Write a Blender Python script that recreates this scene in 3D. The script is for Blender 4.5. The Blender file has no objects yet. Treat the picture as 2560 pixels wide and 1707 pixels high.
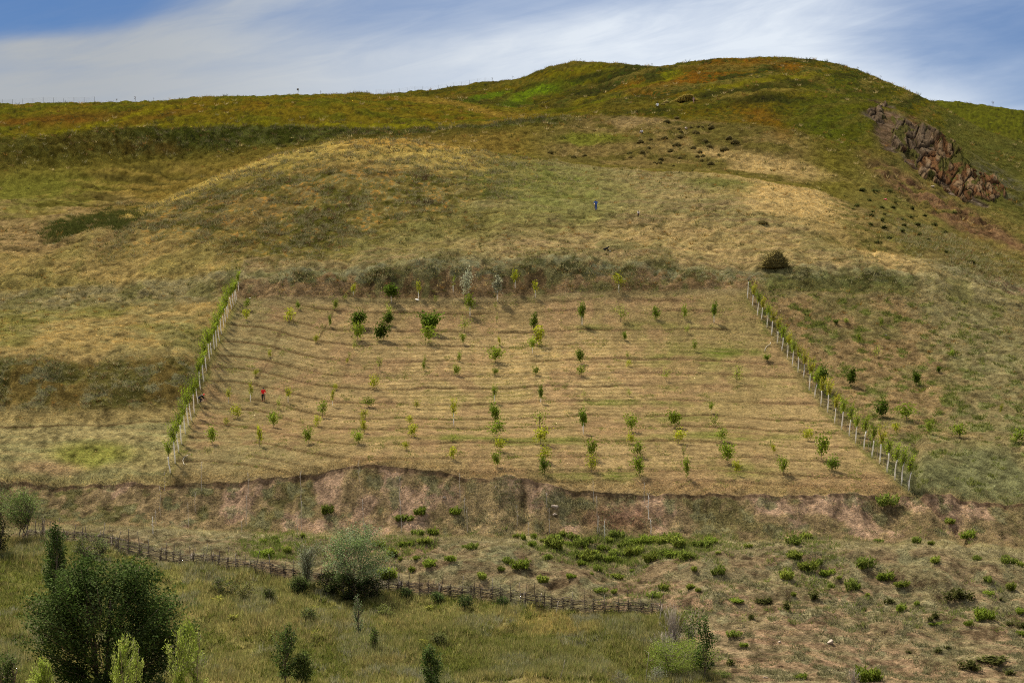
import bpy, math, random
import numpy as np

# ------------------------------------------------------------------ camera, sky, sun, exposure
SC = bpy.context.scene
COL = SC.collection
F, CU, CV = 5774.0, 1280.0, 853.5            # focal length and centre in photo pixels: used to turn surveyed bearings into metres
R = math.radians

cam_d = bpy.data.cameras.new("camera")
cam_d.sensor_width = 36.0
cam_d.lens = 36.0 * F / 2560.0
cam_d.clip_start, cam_d.clip_end = 0.5, 20000.0
cam = bpy.data.objects.new("camera", cam_d)
cam.location = (0, 0, 0)
cam.rotation_euler = (R(90), 0, 0)
COL.objects.link(cam)
SC.camera = cam

SUN_EL, SUN_AZ = 52.0, -32.0                  # high sun, beyond the hill and a little to the left
SC.view_settings.view_transform = 'Standard'
SC.view_settings.look = 'None'
SC.view_settings.gamma = 1.0
SC.view_settings.exposure = 1.55
SC.view_settings.use_curve_mapping = False
SC.cycles.use_denoising = False              # the denoiser wipes out grass; a little grain is right here
SC.cycles.filter_width = 1.05
SC.cycles.sample_clamp_indirect = 2.5

wd = bpy.data.worlds.new("World")
SC.world = wd
wd.use_nodes = True
nt = wd.node_tree
nt.nodes.clear()


class NB:
    """tiny node builder"""
    def __init__(s, tree): s.t = tree

    def n(s, kind, **kw):
        nd = s.t.nodes.new(kind)
        for k, v in kw.items(): setattr(nd, k, v)
        return nd

    def put(s, sock, v):
        if hasattr(v, 'is_linked'): s.t.links.new(v, sock)
        else: sock.default_value = v

    def math(s, op, a, b=0.0, clamp=False):
        nd = s.n('ShaderNodeMath', operation=op); nd.use_clamp = clamp
        s.put(nd.inputs[0], a); s.put(nd.inputs[1], b)
        return nd.outputs[0]

    def mix(s, f, a, b, blend='MIX'):
        nd = s.n('ShaderNodeMix', data_type='RGBA', blend_type=blend)
        s.put(nd.inputs[0], f); s.put(nd.inputs[6], a); s.put(nd.inputs[7], b)
        return nd.outputs[2]

    def noise(s, vec, scale, detail=4.0, rough=0.55, dist=0.0):
        nd = s.n('ShaderNodeTexNoise')
        if vec is not None: s.t.links.new(vec, nd.inputs['Vector'])
        nd.inputs['Scale'].default_value = scale
        nd.inputs['Detail'].default_value = detail
        nd.inputs['Roughness'].default_value = rough
        nd.inputs['Distortion'].default_value = dist
        return nd.outputs['Fac']

    def ramp(s, f, pts):
        nd = s.n('ShaderNodeMapRange', interpolation_type='SMOOTHSTEP')
        s.put(nd.inputs[0], f)
        nd.inputs[1].default_value, nd.inputs[2].default_value = pts[0][0], pts[1][0]
        nd.inputs[3].default_value, nd.inputs[4].default_value = pts[0][1], pts[1][1]
        return nd.outputs[0]


b = NB(nt)
sky = b.n('ShaderNodeTexSky', sky_type='NISHITA')
sky.sun_disc = False
sky.sun_elevation = R(SUN_EL)
sky.sun_rotation = R(SUN_AZ)
sky.altitude = 1600
sky.air_density = 1.0
sky.dust_density = 0.6
sky.ozone_density = 2.2
tc = b.n('ShaderNodeTexCoord')
sep = b.n('ShaderNodeSeparateXYZ')
nt.links.new(tc.outputs['Generated'], sep.inputs[0])
sx, sy, sz = sep.outputs
hyp = b.math('SQRT', b.math('ADD', b.math('MULTIPLY', sx, sx), b.math('MULTIPLY', sy, sy)))
el = b.math('DIVIDE', sz, b.math('MAXIMUM', hyp, 0.02))
az = b.math('ARCTAN2', sx, sy)
cmb = b.n('ShaderNodeCombineXYZ')
b.put(cmb.inputs[0], b.math('MULTIPLY', az, 7.0))
b.put(cmb.inputs[1], b.math('MULTIPLY', b.math('ADD', el, b.math('MULTIPLY', az, -0.12)), 26.0))
cmb.inputs[2].default_value = 3.7
wisp = b.noise(cmb.outputs[0], 1.0, 6.0, 0.55, 0.6)
cmb2 = b.n('ShaderNodeCombineXYZ')
b.put(cmb2.inputs[0], b.math('MULTIPLY', az, 3.2))
b.put(cmb2.inputs[1], b.math('MULTIPLY', b.math('ADD', el, b.math('MULTIPLY', az, -0.2)), 12.0))
cmb2.inputs[2].default_value = 9.1
broad = b.noise(cmb2.outputs[0], 1.0, 3.0, 0.5, 0.3)


def sky_gap(a0, e0, ra, re, tilt=0.0):
    """clear gap in the cloud sheet round a bearing / elevation"""
    da = b.math('SUBTRACT', az, a0)
    de = b.math('SUBTRACT', b.math('SUBTRACT', el, e0), b.math('MULTIPLY', da, tilt))
    da = b.math('DIVIDE', da, ra); de = b.math('DIVIDE', de, re)
    r2 = b.math('ADD', b.math('MULTIPLY', da, da), b.math('MULTIPLY', de, de))
    r2 = b.math('ADD', r2, b.math('MULTIPLY', b.math('SUBTRACT', wisp, 0.5), 1.6))
    return b.ramp(r2, ((0.05, 1.0), (1.75, 0.0)))


sheet = b.ramp(el, ((0.10, 1.0), (0.22, 0.45)))
sheet = b.math('ADD', sheet, b.math('MULTIPLY', b.math('SUBTRACT', wisp, 0.5), 0.85))
sheet = b.math('ADD', sheet, b.math('MULTIPLY', b.math('SUBTRACT', broad, 0.5), 0.7), clamp=True)
cmb3 = b.n('ShaderNodeCombineXYZ')
b.put(cmb3.inputs[0], b.math('MULTIPLY', az, 16.0))
b.put(cmb3.inputs[1], b.math('MULTIPLY', b.math('ADD', el, b.math('MULTIPLY', az, -0.22)), 95.0))
cmb3.inputs[2].default_value = 1.3
fibre = b.noise(cmb3.outputs[0], 1.0, 8.0, 0.62, 1.1)
sheet = b.math('ADD', sheet, b.math('MULTIPLY', b.math('SUBTRACT', fibre, 0.52), b.ramp(el, ((0.10, 0.25), (0.145, 0.7)))), clamp=True)
gap = b.math('MAXIMUM', sky_gap(-0.205, 0.1405, 0.085, 0.0115, 0.10), sky_gap(0.245, 0.125, 0.095, 0.034, -0.10))
gap = b.math('MAXIMUM', gap, b.math('MULTIPLY', sky_gap(-0.02, 0.150, 0.11, 0.018, 0.1), 0.6))
sheet = b.math('MULTIPLY', sheet, b.math('SUBTRACT', 1.0, b.math('MULTIPLY', gap, 0.80)), clamp=True)
over = b.ramp(el, ((0.25, 0.0), (0.7, 0.75)))                # unseen grey-white cloud overhead, added to make the ambient light neutral
sheet = b.math('MAXIMUM', sheet, over)
clear = b.mix(1.0, sky.outputs[0], (0.115, 0.235, 0.40, 1), 'MULTIPLY')
glow = b.ramp(az, ((-0.20, 0.0), (0.07, 1.0)))            # the veil is thinner and brighter towards the right of the hill
cloud_c = b.mix(glow, (2.95, 3.15, 3.35, 1), (5.3, 5.75, 6.3, 1))
cloud_c = b.mix(over, cloud_c, (5.4, 5.2, 4.9, 1))
skyc = b.mix(sheet, clear, cloud_c)
bg = b.n('ShaderNodeBackground')
nt.links.new(skyc, bg.inputs['Color'])
bg.inputs['Strength'].default_value = 0.05
wo = b.n('ShaderNodeOutputWorld')
nt.links.new(bg.outputs[0], wo.inputs[0])

sun_d = bpy.data.lights.new("sun", 'SUN')
sun_d.energy = 4.4
sun_d.angle = R(3.5)
sun_d.color = (1.0, 0.91, 0.77)
sun = bpy.data.objects.new("sun", sun_d)
COL.objects.link(sun)
sun.rotation_euler = (R(90 - SUN_EL), 0, R(180 - SUN_AZ))   # shines towards the camera, down the slope
sun.location = (0, 300, 400)

rng = np.random.default_rng(11)
random.seed(11)


# ------------------------------------------------------------------ noise, meshes, tags
def _hash(ix, iy, seed):
    h = (ix.astype(np.int64) * 374761393 + iy.astype(np.int64) * 668265263 + seed * 982451653) & 0xffffffff
    h = ((h ^ (h >> 13)) * 1274126177) & 0xffffffff
    h = ((h ^ (h >> 16)) * 2246822519) & 0xffffffff
    return (h ^ (h >> 15)).astype(np.float64) / 4294967295.0


def vnoise(x, y, seed=0):
    x = np.asarray(x, float); y = np.asarray(y, float)
    ix = np.floor(x); iy = np.floor(y)
    fx = x - ix; fy = y - iy
    fx = fx * fx * fx * (fx * (fx * 6 - 15) + 10); fy = fy * fy * fy * (fy * (fy * 6 - 15) + 10)
    a = _hash(ix, iy, seed); c = _hash(ix + 1, iy, seed)
    d = _hash(ix, iy + 1, seed); e = _hash(ix + 1, iy + 1, seed)
    return (a + (c - a) * fx) * (1 - fy) + (d + (e - d) * fx) * fy


def fbm(x, y, octaves=4, seed=0, gain=0.5):
    s = 0.0; amp = 1.0; tot = 0.0
    for k in range(octaves):
        s = s + amp * vnoise(x * 2.03 ** k + 17.3 * k, y * 2.03 ** k - 9.1 * k, seed + k)
        tot += amp; amp *= gain
    return s / tot


def sstep(x, a, c):
    t = np.clip((x - a) / (c - a), 0, 1)
    return t * t * (3 - 2 * t)


def np_mesh(name, verts, faces, cols=None, smooth=False):
    """verts (n,3), faces (m,k) array or list of arrays; cols (n,3) linear colours"""
    me = bpy.data.meshes.new(name)
    groups = faces if isinstance(faces, list) else [faces]
    groups = [np.asarray(g, np.int64) for g in groups if len(g)]
    me.vertices.add(len(verts))
    me.vertices.foreach_set('co', np.asarray(verts, np.float32).ravel())
    loops = np.concatenate([g.ravel() for g in groups]).astype(np.int32)
    sizes = np.concatenate([np.full(len(g), g.shape[1]) for g in groups])
    starts = np.concatenate([[0], np.cumsum(sizes)[:-1]]).astype(np.int32)
    me.loops.add(len(loops))
    me.loops.foreach_set('vertex_index', loops)
    me.polygons.add(len(sizes))
    me.polygons.foreach_set('loop_start', starts)
    if smooth: me.polygons.foreach_set('use_smooth', np.ones(len(sizes), bool))
    if cols is not None:
        at = me.color_attributes.new(name='Col', type='FLOAT_COLOR', domain='POINT')
        c4 = np.ones((len(verts), 4), np.float32); c4[:, :3] = cols
        at.data.foreach_set('color', c4.ravel())
    me.update(calc_edges=True)
    return me


def link(name, me, mat=None, parent=None, loc=None):
    o = bpy.data.objects.new(name, me)
    COL.objects.link(o)
    if me is not None and mat is not None and len(me.materials) == 0: me.materials.append(mat)
    if parent is not None: o.parent = parent
    if loc is not None: o.location = loc
    return o


def tag(o, label, cat, group=None):
    o['label'] = label; o['category'] = cat
    if group: o['group'] = group
    return o


def empty(name, loc, rz=0.0):
    o = bpy.data.objects.new(name, None)
    o.empty_display_size = 0.3
    COL.objects.link(o)
    o.location = loc; o.rotation_euler = (0, 0, rz)
    return o


ORD = "first second third fourth fifth sixth seventh eighth ninth tenth eleventh twelfth thirteenth fourteenth fifteenth sixteenth seventeenth eighteenth nineteenth twentieth".split()


def nth(k):
    """k counts from 1"""
    if k <= 20: return ORD[k - 1]
    tens = {2: 'twenty', 3: 'thirty', 4: 'forty'}[k // 10]
    return tens + '-' + ORD[k % 10 - 1] if k % 10 else {20: 'twentieth', 30: 'thirtieth', 40: 'fortieth'}[k]


# ------------------------------------------------------------------ materials
def mat_ground():
    m = bpy.data.materials.new("ground_cover"); m.use_nodes = True
    t = m.node_tree; t.nodes.clear(); q = NB(t)
    at = q.n('ShaderNodeAttribute', attribute_name='Col')
    geo = q.n('ShaderNodeNewGeometry')
    n1 = q.noise(geo.outputs['Position'], 5.0, 5.0, 0.65)
    n2 = q.noise(geo.outputs['Position'], 0.9, 4.0, 0.6)
    f = q.math('ADD', q.ramp(n1, ((0.25, 0.45), (0.75, 1.55))), q.math('MULTIPLY', q.math('SUBTRACT', n2, 0.5), 0.5))
    mul = q.n('ShaderNodeVectorMath', operation='SCALE')
    t.links.new(at.outputs['Color'], mul.inputs[0]); t.links.new(f, mul.inputs['Scale'])
    bs = q.n('ShaderNodeBsdfDiffuse'); bs.inputs['Roughness'].default_value = 0.9
    t.links.new(mul.outputs[0], bs.inputs['Color'])
    bp = q.n('ShaderNodeBump'); bp.inputs['Strength'].default_value = 0.8; bp.inputs['Distance'].default_value = 0.3
    t.links.new(q.noise(geo.outputs['Position'], 2.6, 6.0, 0.7), bp.inputs['Height'])
    t.links.new(bp.outputs[0], bs.inputs['Normal'])
    o = q.n('ShaderNodeOutputMaterial'); t.links.new(bs.outputs[0], o.inputs[0])
    return m


def mat_leaf(name, trans=0.35, gloss=0.0, rnd=0.3):
    m = bpy.data.materials.new(name); m.use_nodes = True
    t = m.node_tree; t.nodes.clear(); q = NB(t)
    at = q.n('ShaderNodeAttribute', attribute_name='Col')
    oi = q.n('ShaderNodeObjectInfo')
    geo = q.n('ShaderNodeNewGeometry')
    n1 = q.noise(geo.outputs['Position'], 3.0, 3.0, 0.6)
    f = q.math('ADD', q.ramp(n1, ((0.3, 0.75), (0.7, 1.25))), q.math('MULTIPLY', q.math('SUBTRACT', oi.outputs['Random'], 0.5), rnd))
    mul = q.n('ShaderNodeVectorMath', operation='SCALE')
    t.links.new(at.outputs['Color'], mul.inputs[0]); t.links.new(f, mul.inputs['Scale'])
    d = q.n('ShaderNodeBsdfDiffuse'); t.links.new(mul.outputs[0], d.inputs['Color'])
    tr = q.n('ShaderNodeBsdfTranslucent'); t.links.new(mul.outputs[0], tr.inputs['Color'])
    mx = q.n('ShaderNodeMixShader'); mx.inputs[0].default_value = trans
    t.links.new(d.outputs[0], mx.inputs[1]); t.links.new(tr.outputs[0], mx.inputs[2])
    out = mx.outputs[0]
    if gloss > 0:
        g = q.n('ShaderNodeBsdfGlossy'); g.inputs['Roughness'].default_value = 0.45
        g.inputs['Color'].default_value = (0.8, 0.85, 0.9, 1)
        m2 = q.n('ShaderNodeMixShader'); m2.inputs[0].default_value = gloss
        t.links.new(out, m2.inputs[1]); t.links.new(g.outputs[0], m2.inputs[2]); out = m2.outputs[0]
    o = q.n('ShaderNodeOutputMaterial'); t.links.new(out, o.inputs[0])
    return m


def mat_plain(name, c1, c2, scale=12.0, rough=0.85, bump=0.2):
    m = bpy.data.materials.new(name); m.use_nodes = True
    t = m.node_tree; q = NB(t)
    bs = t.nodes['Principled BSDF']
    tcn = q.n('ShaderNodeTexCoord')
    n1 = q.noise(tcn.outputs['Object'], scale, 5.0, 0.6)
    c = q.mix(q.ramp(n1, ((0.3, 0.0), (0.7, 1.0))), (*c1, 1), (*c2, 1))
    t.links.new(c, bs.inputs['Base Color'])
    bs.inputs['Roughness'].default_value = rough
    bs.inputs['Specular IOR Level'].default_value = 0.25
    if bump:
        bp = q.n('ShaderNodeBump'); bp.inputs['Strength'].default_value = bump; bp.inputs['Distance'].default_value = 0.03
        t.links.new(n1, bp.inputs['Height']); t.links.new(bp.outputs[0], bs.inputs['Normal'])
    return m


M_GROUND = mat_ground()
M_GRASS = mat_leaf("grass_blades", 0.30)
M_LEAF = mat_leaf("leaves", 0.38, 0.0, 0.5)
M_GLOSSLEAF = mat_leaf("dark_leaves", 0.26)
M_BARK = mat_plain("grey_brown_bark", (0.10, 0.075, 0.05), (0.20, 0.16, 0.115), 9)
M_GREYWOOD = mat_plain("weathered_grey_wood", (0.20, 0.165, 0.135), (0.40, 0.35, 0.29), 8)
M_DARKWOOD = mat_plain("dark_dry_branches", (0.035, 0.026, 0.02), (0.115, 0.088, 0.066), 6)
M_BRUSH = mat_plain("dry_brushwood", (0.075, 0.058, 0.045), (0.20, 0.16, 0.125), 6)
M_PALEWOOD = mat_plain("pale_bare_bark", (0.36, 0.32, 0.27), (0.52, 0.47, 0.41), 8)
M_LIME = mat_plain("whitewash", (0.62, 0.60, 0.55), (0.82, 0.80, 0.76), 6)
M_ROCK = mat_plain("grey_rock", (0.09, 0.072, 0.055), (0.22, 0.18, 0.14), 1.1, 0.9, 0.6)
M_RUSTROCK = mat_plain("rust_red_rock", (0.09, 0.042, 0.02), (0.20, 0.11, 0.055), 1.0, 0.9, 0.6)
M_PALESTONE = mat_plain("pale_stone", (0.22, 0.175, 0.135), (0.36, 0.30, 0.245), 4)
M_POST = mat_plain("dark_fence_post", (0.06, 0.055, 0.05), (0.13, 0.12, 0.11), 6)


# ------------------------------------------------------------------ terrain: surveyed break lines, near to far
def pchip(xs, ys, x):
    xs = np.asarray(xs, float); ys = np.asarray(ys, float); x = np.asarray(x, float)
    h = np.diff(xs); d = np.diff(ys) / h
    m = np.zeros_like(xs)
    if len(xs) > 2:
        w1 = 2 * h[1:] + h[:-1]; w2 = h[1:] + 2 * h[:-1]
        ok = d[1:] * d[:-1] > 0
        with np.errstate(divide='ignore', invalid='ignore'):
            mm = (w1 + w2) / (w1 / d[:-1] + w2 / d[1:])
        m[1:-1] = np.where(ok, mm, 0)
    m[0], m[-1] = d[0], d[-1]
    xc = np.clip(x, xs[0], xs[-1])
    i = np.clip(np.searchsorted(xs, xc, side='right') - 1, 0, len(xs) - 2)
    t = (xc - xs[i]) / h[i]
    return (ys[i] * (1 + 2 * t) * (1 - t) ** 2 + h[i] * m[i] * t * (1 - t) ** 2
            + ys[i + 1] * t * t * (3 - 2 * t) + h[i] * m[i + 1] * t * t * (t - 1))


FENCE = [(70, 1347), (150, 1352), (230, 1360), (330, 1381), (420, 1404), (520, 1418), (640, 1434), (720, 1449), (800, 1464), (960, 1484),
         (1090, 1493), (1150, 1497), (1280, 1510), (1360, 1522), (1430, 1530), (1540, 1537), (1650, 1544)]
VB = [(-600, 1330), (0, 1342)] + FENCE + [(1750, 1548), (2000, 1552), (2560, 1566), (3200, 1590)]
VC = [(-600, 1322), (0, 1328), (250, 1322), (400, 1326), (640, 1337), (1090, 1347), (1280, 1347), (1500, 1366), (1640, 1366), (1780, 1357), (2100, 1358), (2440, 1366), (2560, 1382), (3200, 1420)]
VE = [(-600, 1200), (0, 1205), (140, 1208), (330, 1208), (420, 1207), (520, 1204), (640, 1195), (700, 1191), (760, 1185), (850, 1170), (920, 1163), (1000, 1165), (1100, 1178), (1195, 1200), (1215, 1203),
      (1245, 1194), (1330, 1205), (1500, 1230), (1700, 1237), (2000, 1239), (2270, 1241), (2300, 1226), (2400, 1251), (2560, 1266), (3200, 1300)]
SKY_L = [(-600, 283), (0, 281), (200, 279), (300, 275), (450, 262), (600, 252), (850, 247), (1000, 243), (1100, 250), (1200, 262), (1300, 275), (1400, 282), (1500, 268), (1600, 252), (1700, 240), (1900, 232), (2100, 250), (2200, 275), (2300, 310), (2400, 370), (2560, 450), (3200, 560)]
SKY_R = [(-600, 330), (0, 330), (500, 330), (860, 280), (930, 252), (1000, 241), (1050, 236), (1100, 229), (1200, 213), (1300, 203), (1340, 187), (1380, 173), (1430, 163), (1480, 159), (1550, 163), (1600, 168), (1640, 171),
         (1700, 163), (1800, 152), (1900, 147), (1960, 149), (2000, 152), (2060, 161), (2100, 168), (2180, 192), (2250, 224), (2320, 258), (2400, 300), (2560, 360), (3200, 500)]

UU = np.concatenate([np.linspace(-5200, -420, 34)[:-1], np.arange(-420, 2981, 2.6), np.linspace(2985, 7800, 34)])
NC = len(UU)
ii = lambda pts, dv=0.0: pchip([p[0] for p in pts], [p[1] for p in pts], UU) + dv
jag = (fbm(UU / 46, UU * 0, 4, 3) - 0.5) * 13 * sstep(np.abs(UU - 1280), 3000, 2000)

Y, Z = [], []


def line(y, v=None, z=None):
    y = np.full(NC, y, float) if np.isscalar(y) else y
    Y.append(y)
    Z.append(np.full(NC, z, float) if z is not None else (CV - v) * y / F)


yA = ii([(-600, 166), (0, 166), (1280, 172), (1700, 178), (2560, 181), (3200, 181)])
yB = ii([(-600, 218), (0, 216), (420, 208), (1280, 200), (1660, 196), (2560, 198), (3200, 199)])
yC = ii([(-600, 229), (0, 229), (640, 225), (1280, 221), (2560, 219), (3200, 219)])
yE = yC + ii([(-600, 12), (0, 12), (500, 12), (920, 13), (1300, 11), (2560, 12), (3200, 12)])
line(2.0, z=-1.7)                                                                       # 0 where the photographer stands
line(60.0, z=-22.5)                                                                     # 1
line(112.0, z=-25.4)                                                                    # 2
line(yA, np.full(NC, 1707.0))                                                           # 3 lower edge of the view
line(yB, ii(VB))                                                                        # 4 foot of the wattle fence
line(yC, ii(VC))                                                            # 5 front of the bench
line(yC + 3, ii(VC, -9))                                                    # 6 back of the bench
line(yE - 0.45, ii(VE, 9.5))                                                 # 7 foot of the little scarp
line(yE, ii(VE))                                                           # 8 lip of the bank
line(ii([(-600, 256), (0, 257), (440, 262), (600, 268), (2560, 268), (3200, 268)]), ii([(-600, 1030), (0, 1034), (440, 1024), (600, 1020), (3200, 1020)]))   # 9
line(ii([(-600, 271), (0, 271), (440, 276), (600, 289), (2560, 292), (3200, 292)]), ii([(-600, 888), (480, 890), (2560, 880), (3200, 900)]))                 # 10
yH = np.full(NC, 313.0)
line(yH, ii([(-600, 765), (0, 762), (600, 744), (930, 746), (1180, 742), (1500, 727), (1860, 722), (1950, 725), (2270, 735), (2560, 790), (3200, 880)]))   # 11
line(yH + ii([(-600, 9), (500, 8), (640, 5), (1900, 5), (2200, 6), (2560, 8), (3200, 8)]), ii([(-600, 738), (0, 735), (500, 706), (600, 697), (700, 690), (900, 690), (1000, 669), (1250, 661), (1400, 661), (1560, 667), (1860, 692), (1930, 684), (2000, 680), (2300, 688), (2560, 745), (3200, 840)]))   # 12
line(338.0, ii([(-600, 648), (0, 642), (800, 610), (1280, 600), (1900, 604), (2250, 632), (2560, 700), (3200, 800)]))             # 13
line(357.0, ii([(-600, 606), (0, 600), (400, 556), (800, 530), (1900, 526), (2200, 572), (2400, 622), (2560, 668), (3200, 770)]))  # 14
yM = ii([(-600, 372), (0, 376), (300, 386), (420, 408), (600, 430), (760, 442), (920, 448), (1300, 448), (1700, 437), (2000, 425), (2200, 412), (2400, 405), (2560, 400), (3200, 400)])
line(yM, ii([(-600, 575), (0, 560), (300, 540), (420, 501), (600, 426), (760, 376), (920, 352), (1000, 353), (1100, 366), (1300, 393), (1500, 422), (1700, 432), (2000, 474), (2200, 538), (2400, 600), (2560, 645), (3200, 750)]))   # 15 crest of the knoll
line(yM + 22, ii([(-600, 548), (0, 532), (300, 524), (420, 501), (600, 432), (760, 384), (920, 360), (1000, 356), (1100, 361), (1300, 376), (1500, 398), (1700, 408), (2000, 440), (2200, 500), (2400, 560), (2560, 600), (3200, 700)]))   # 16
yO = ii([(-600, 470), (0, 472), (450, 498), (900, 502), (1400, 500), (1700, 486), (2200, 458), (2560, 446), (3200, 440)])
line(yO, ii([(-600, 436), (0, 430), (300, 416), (450, 406), (600, 386), (760, 366), (900, 346), (1100, 332), (1250, 325), (1400, 322), (1500, 330), (1700, 332), (1900, 352), (2100, 402), (2200, 440), (2400, 520), (2560, 570), (3200, 680)]))   # 17
line(yO + ii([(-600, 16), (1200, 15), (1500, 28), (3200, 30)]), ii([(-600, 352), (0, 345), (150, 331), (330, 320), (700, 316), (1100, 318), (1250, 307), (1350, 299), (1500, 290), (1700, 300), (1900, 310), (2100, 350), (2200, 382), (2400, 462), (2560, 520), (3200, 630)]))   # 18
yQ = ii([(-600, 610), (1000, 610), (1200, 592), (1400, 572), (1700, 560), (2100, 540), (2560, 508), (3200, 500)])
line(yQ, ii(SKY_L))                                                                     # 19 left skyline / shoulder
line(yQ + 25, ii([(-600, 300), (0, 300), (850, 270), (1000, 256), (1050, 253), (1100, 255), (1200, 265), (1300, 272), (1400, 271), (1500, 258), (1700, 232), (1900, 222), (2100, 238), (2200, 262), (2300, 297), (2400, 356), (2560, 432), (3200, 545)]))   # 20
line(645.0 - ii([(-600, 0), (2100, 0), (2560, 90), (3200, 90)]), ii([(-600, 315), (900, 275), (1000, 262), (1100, 249), (1200, 250), (1300, 256), (1400, 238), (1500, 214), (1600, 190), (1640, 181), (1700, 178), (1900, 172), (2000, 176), (2100, 190), (2180, 214), (2250, 243), (2320, 280), (2400, 332), (2560, 398), (3200, 525)]))   # 21
line(660.0 - ii([(-600, 0), (2100, 0), (2560, 90), (3200, 90)]), ii([(-600, 322), (900, 278), (1000, 261), (1100, 251), (1200, 253), (1300, 260), (1400, 243), (1500, 219), (1600, 191), (1640, 180), (1700, 173), (1900, 162), (2000, 165), (2100, 180), (2180, 205), (2250, 235), (2320, 268), (2400, 318), (2560, 380), (3200, 512)]))   # 22
yS = ii([(-600, 760), (1000, 760), (1300, 735), (1480, 722), (1640, 695), (1900, 690), (2100, 680), (2320, 655), (2560, 610), (3200, 600)])
line(yS, ii(SKY_R))                                                                     # 23 right skyline
line(yS + 50, z=0); Z[-1] = Z[-2] - ii([(-600, 9), (2200, 9), (2320, 3), (2560, -3), (3200, 0)])      # 24
line(860.0, ii([(-600, 420), (2000, 330), (2200, 285), (2290, 263), (2330, 257), (2390, 263), (2450, 271), (2520, 285), (2560, 289), (2700, 310), (3200, 360)]))     # 25 far ridge on the right
line(1050.0, z=0); Z[-1] = Z[-2] - 40                                                   # 26
line(6000.0, z=-300)                                                                    # 27
Y = np.array(Y); Z = np.array(Z)
NROWS = [10, 14, 26, 95, 108, 6, 84, 9, 116, 84, 98, 42, 46, 54, 100, 14, 44, 40, 56, 12, 46, 8, 36, 10, 44, 8, 8]
# monotone Hermite slopes along every column
H = np.diff(Y, axis=0); D = np.diff(Z, axis=0) / H
SL = np.zeros_like(Y)
w1 = 2 * H[1:] + H[:-1]; w2 = H[1:] + 2 * H[:-1]
with np.errstate(divide='ignore', invalid='ignore'):
    SL[1:-1] = np.where(D[1:] * D[:-1] > 0, (w1 + w2) / (w1 / D[:-1] + w2 / D[1:]), 0)
SL[0], SL[-1] = D[0], D[-1]
gy, gz, gq = [], [], []
for k, n in enumerate(NROWS):
    for j in range(n):
        t = j / n
        gy.append(Y[k] + t * H[k])
        gz.append(Z[k] * (1 + 2 * t) * (1 - t) ** 2 + H[k] * SL[k] * t * (1 - t) ** 2 + Z[k + 1] * t * t * (3 - 2 * t) + H[k] * SL[k + 1] * t * t * (t - 1))
        gq.append(k + t)
gy.append(Y[-1]); gz.append(Z[-1]); gq.append(27.0)
GY = np.array(gy); GZ = np.array(gz); GQ = np.repeat(np.array(gq)[:, None], NC, 1)
NR = len(GY)
GU = np.repeat(UU[None, :], NR, 0)
GX = (GU - CU) / F * GY
GV = CV - GZ * F / GY
U, V, Q = GU, GV, GQ


def blob(u0, v0, ru, rv, ang=0.0, soft=0.5):
    a = R(ang); du = U - u0; dv = V - v0
    p = (du * math.cos(a) + dv * math.sin(a)) / ru; r = (-du * math.sin(a) + dv * math.cos(a)) / rv
    d = np.sqrt(p * p + r * r) + (N_MID - 0.5) * 1.1
    return 1 - sstep(d, 1 - soft, 1 + soft)


def qb(a, c, s=0.25):
    """band between two break lines"""
    return sstep(Q, a - s, a + s) * (1 - sstep(Q, c - s, c + s))


def ub(a, c, s=40):
    return sstep(U + (N_MID - 0.5) * 2 * s, a - s, a + s) * (1 - sstep(U + (N_MID - 0.5) * 2 * s, c - s, c + s))


N_BIG = fbm(GX / 22, GY / 34, 4, 21)
N_MID = fbm(GX / 5.0, GY / 9.0, 4, 31)
N_FIN = fbm(GX / 0.9, GY / 1.5, 3, 41)
N_CLU = fbm(GX / 1.9, GY / 3.2, 3, 51)            # clumps about two metres across
N_STR = fbm(GX / 9.0, GY / 1.1, 3, 61)            # streaks along the contour
NEAR = sstep(GY, 40, 120)

# orchard limits: the two whitewashed rows
uL = np.interp(V, [640, 730, 779, 866, 955, 1030, 1108, 1182, 1230], [618, 598, 579, 542, 510, 487, 455, 426, 408])
uR = np.interp(V, [640, 746, 838, 929, 1013, 1107, 1198, 1240], [1815, 1868, 1928, 1994, 2051, 2138, 2236, 2278])
ORCH = sstep(U, uL - 6, uL + 10) * (1 - sstep(U, uR - 6, uR + 10)) * sstep(Q, 7.95, 8.05) * (1 - sstep(Q, 11.0, 11.2))
# the fenced meadow in front
uM = np.interp(V, [1300, 1535, 1580, 1640, 1720, 2200], [1655, 1662, 1688, 1735, 1800, 2000]) + (N_MID - .5) * 90
MEAD = (1 - sstep(Q, 3.97, 4.03)) * (1 - sstep(U, uM - 14, uM + 14))

# ---- relief
rough = 0.06 + 0.10 * qb(6, 8) + 0.15 * qb(11, 12.2) + 0.10 * qb(12, 15) + 0.12 * qb(16, 19) + 0.12 * qb(19, 26) + 0.13 * qb(9.1, 9.9) * (1 - sstep(U, 420, 500)) + 0.05 * MEAD + 0.07 * qb(3.9, 5)
rough = rough * (1 - 0.7 * ORCH) * 1.35
dz = (N_BIG - 0.5) * 1.6 * qb(12, 26.5, .5) + (N_BIG - .5) * 0.9 * qb(8.2, 12) + (N_BIG - 0.5) * 1.1 * (1 - sstep(Q, 4, 5.2)) * sstep(Q, 2, 3)
dz = dz + (N_MID - 0.5) * (0.5 + 3.0 * rough) * sstep(Q, 1.5, 3) * (1 - 0.75 * ORCH) + (N_CLU - 0.5) * 3.4 * rough + (N_FIN - 0.5) * 1.5 * rough
# ragged lip of the bank: bites and overhangs of the turf
lipn = jag[None, :] * .5 + (fbm(UU / 30, UU * 0 + 4, 3, 9) - .5)[None, :] * 10
dz = dz - lipn * GY / F * np.exp(-((GY - yE[None, :]) / np.where(GY < yE[None, :], .7, .9)) ** 2)
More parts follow.
